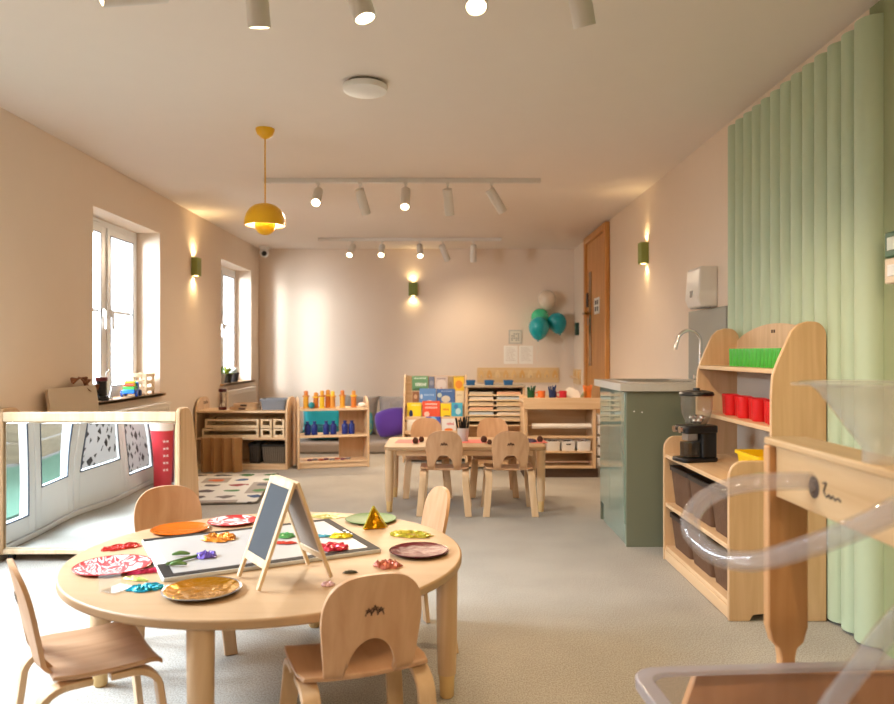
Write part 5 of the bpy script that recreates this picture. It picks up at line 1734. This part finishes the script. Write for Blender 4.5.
# ================================================================= WATER PLAY STAND
WY = 1.65
ws = thing('pulley_stand', 'wooden water play stand with a branded beam in the right foreground', 'stand', (.745, WY, 0))
POSTW = wood('stand_post_wood', (228, 176, 124), (212, 156, 104), 'z', .45)
BEAMW = wood('stand_beam_wood', (230, 196, 150), (214, 174, 124), 'y', .45)
post = [(-.044, .50), (-.044, .895), (.044, .895), (.044, .50), (.034, .465), (.020, .452), (.016, .43), (.016, .40), (-.016, .40), (-.016, .43), (-.020, .452), (-.034, .465)]
MB().prism(list(reversed(post)), -.014, .014, 'y').done('post', POSTW, ws, bevel=.004)
MB().prism([(-.27, 0), (.34, 0), (.30, .20), (.26, .399), (-.20, .399), (-.235, .30)], -.012, .012, 'y').done('base_panel', POSTW, ws, bevel=.004)
MB().box(-.028, -.010, -.62, -.0145, .785, .8952).box(.026, .044, -.62, -.0145, .785, .8952).done('beam_side', BEAMW, ws, bevel=.003)
MB().box(-.040, .056, -.62, .02, .8955, .912).done('beam_plank', BEAMW, ws, bevel=.004)
MB().box(-.008, .024, -.60, -.56, .785, .882).done('beam_spacer', BEAMW, ws)
INK = pbr('grey_brown_ink', (92, 78, 70), .6)
b = MB()
oy, oz = -.185, .836
b.prism([(oy + .021 * math.cos(2 * PI * i / 24), oz + .022 * math.sin(2 * PI * i / 24)) for i in range(24)], -.0286, -.0281, 'x')
b.done('emblem', INK, ws, smooth=False)
b = MB()
b.tube([( -.0288, oy + .008 * math.sin(k * 1.1), oz - .016 + .032 * k / 10) for k in range(11)], .0016, 6)
b.done('emblem_leaf', pbr('emblem_pale', (140, 118, 98), .6), ws, smooth=False)
b = MB()
y0 = oy - .036
b.tube(smooth_path([(-.0285, y0, oz + .014), (-.0285, y0 - .012, oz + .016), (-.0285, y0 - .004, oz), (-.0285, y0 - .014, oz - .010), (-.0285, y0 - .022, oz - .004), (-.0285, y0 - .028, oz - .010), (-.0285, y0 - .036, oz - .004), (-.0285, y0 - .044, oz - .010), (-.0285, y0 - .054, oz - .005), (-.0285, y0 - .064, oz - .009)], 4), .0018, 6)
b.done('lettering', INK, ws, smooth=False)

FROST = clear('frosted_plastic', (252, 252, 252), body=.22, bodycol=(246, 244, 240), rough=.2)
fu = thing('funnel', 'large translucent funnel standing on the wooden beam', 'funnel', (.736, 1.27, .9125))
fu.scale = (1, 1, 1.06)
prf = [(.012, -.10), (.014, .0), (.020, .012), (.030, .022), (.098, .112), (.110, .122), (.110, .128)]
inn = [(r - .0025, z) for r, z in reversed(prf)]
b = MB().lathe([(.030, .0), (.030, .022)] + prf[4:] + [(r - .0025, z) for r, z in reversed(prf[4:])] + [(.0275, .022), (.0275, 0)], n=40, close=True)
b.done('cone', FROST, fu)
MB().lathe([(.110, .124), (.126, .124), (.127, .128), (.110, .128)], n=40, close=True).done('rim', FROST, fu)
MB().box(-.148, -.125, -.016, .016, .1235, .128).done('tab', FROST, fu, bevel=.002)

HOSE = clear('clear_hose', (250, 250, 250), body=.15, bodycol=(240, 234, 240), rough=.04, ior=1.6)
def hose(pts, label, r=.0185):
    P = smooth_path(pts, 10)
    t = thing('clear_hose', label, 'hose', P[0], 0)
    o = P[0].copy()
    Q = [q - o for q in P]
    b = MB()
    n = 14
    ax = None
    outer, inner = [], []
    for i in range(len(Q)):
        d = (Q[min(i + 1, len(Q) - 1)] - Q[max(i - 1, 0)]).normalized()
        ax = d.orthogonal().normalized() if ax is None else (ax - d * ax.dot(d)).normalized()
        ay = d.cross(ax)
        outer.append(b.ring(Q[i], r, n, ax, ay)); inner.append(b.ring(Q[i], r * .74, n, ax, ay))
    for A, B in zip(outer, outer[1:]): b.bridge(A, B)
    for A, B in zip(inner, inner[1:]): b.bridge(B, A)
    b.bridge(inner[0], outer[0]); b.bridge(outer[-1], inner[-1])
    b.done('tube_wall', HOSE, t)
    return t
h1 = [W(1010, 440, .95), W(940, 488, 1.0), W(894, 511, 1.06), W(850, 531, 1.14), W(800, 549, 1.22), W(755, 561, 1.30), W(720, 557, 1.37), W(697, 540, 1.43), W(690, 521, 1.47), W(700, 503, 1.50), W(722, 490, 1.51), W(752, 483, 1.50), W(790, 481, 1.485), W(817, 481, 1.47)]
hose(h1, 'clear plastic hose curving round in a loop from the wooden beam')
h2 = [W(1000, 560, 1.0), W(935, 590, 1.04), W(894, 624, 1.08), W(862, 664, 1.12), W(832, 704, 1.15), W(800, 752, 1.17)]
hose(h2, 'lower clear plastic hose hanging down into the water tray', .0165)

# tray
TRAY = clear('clear_polycarbonate', (246, 243, 243), body=.08, bodycol=(206, 200, 206), rough=.1)
RIM = clear('tray_rim_plastic', (205, 200, 204), body=.62, bodycol=(226, 220, 226), rough=.15)
tr = thing('water_tray', 'clear plastic water tray with a thick rim in the bottom right corner', 'tray', (.80, 1.315, 0), R(4))
tw, tl, tz0, tz1 = .40, .295, .27, .43
b = MB()
P, Q = rr(-tw + .05, tw - .05, -tl + .05, tl - .05, .05, 6), rr(-tw + .02, tw - .02, -tl + .02, tl - .02, .055, 6)
A = [b.v((x, y, tz0)) for x, y in P]; B = [b.v((x, y, tz1)) for x, y in Q]
A2 = [b.v((x * .99, y * .985, tz0 + .004)) for x, y in P]; B2 = [b.v((x * .99, y * .985, tz1)) for x, y in Q]
b.bridge(A, B); b.bridge(B, B2); b.bridge(B2, A2); b.f(list(reversed(A))); b.f(A2)
b.done('basin', TRAY, tr)
b = MB()
O, I = rr(-tw, tw, -tl, tl, .06, 6), rr(-tw + .034, tw - .034, -tl + .034, tl - .034, .045, 6)
a0 = [b.v((x, y, tz1 - .016)) for x, y in O]; a1 = [b.v((x, y, tz1 + .006)) for x, y in O]
a2 = [b.v((x, y, tz1 + .006)) for x, y in I]; a3 = [b.v((x, y, tz1 - .003)) for x, y in I]
b.bridge(a0, a1); b.bridge(a1, a2); b.bridge(a2, a3)
b.done('rim', RIM, tr, bevel=.004)
fr2 = thing('tray_stand', 'pale wooden leg frame holding the clear water tray', 'stand', (.80, 1.315, 0), R(4))
for sx in (-1, 1):
    for sy in (-1, 1):
        MB().box(sx * .335 - .02, sx * .335 + .02, sy * .225 - .02, sy * .225 + .02, 0, .249).done('leg', PALE, fr2, bevel=.004)
MB().box(-.36, .36, -.25, .25, .2495, .2695).done('shelf_board', PALE, fr2, bevel=.003)

# ================================================================= CAMERA
cam = bpy.data.cameras.new('camera')
cam.sensor_width = 36
cam.lens = 36 * F / 894
cam.clip_start = .02
cam.dof.use_dof = True
cam.dof.focus_distance = 3.2
cam.dof.aperture_fstop = 3.2
co = bpy.data.objects.new('camera', cam)
COL.objects.link(co)
co.location = (0, 0, HC)
co.rotation_euler = (R(90), 0, 0)
scene.camera = co
vs = scene.view_settings
scene.display_settings.display_device = 'sRGB'
vs.view_transform = 'Standard'
vs.look = 'None'
vs.gamma = 1
vs.use_curve_mapping = False
vs.exposure = EXPO if 'EXPO' in globals() else 0.10
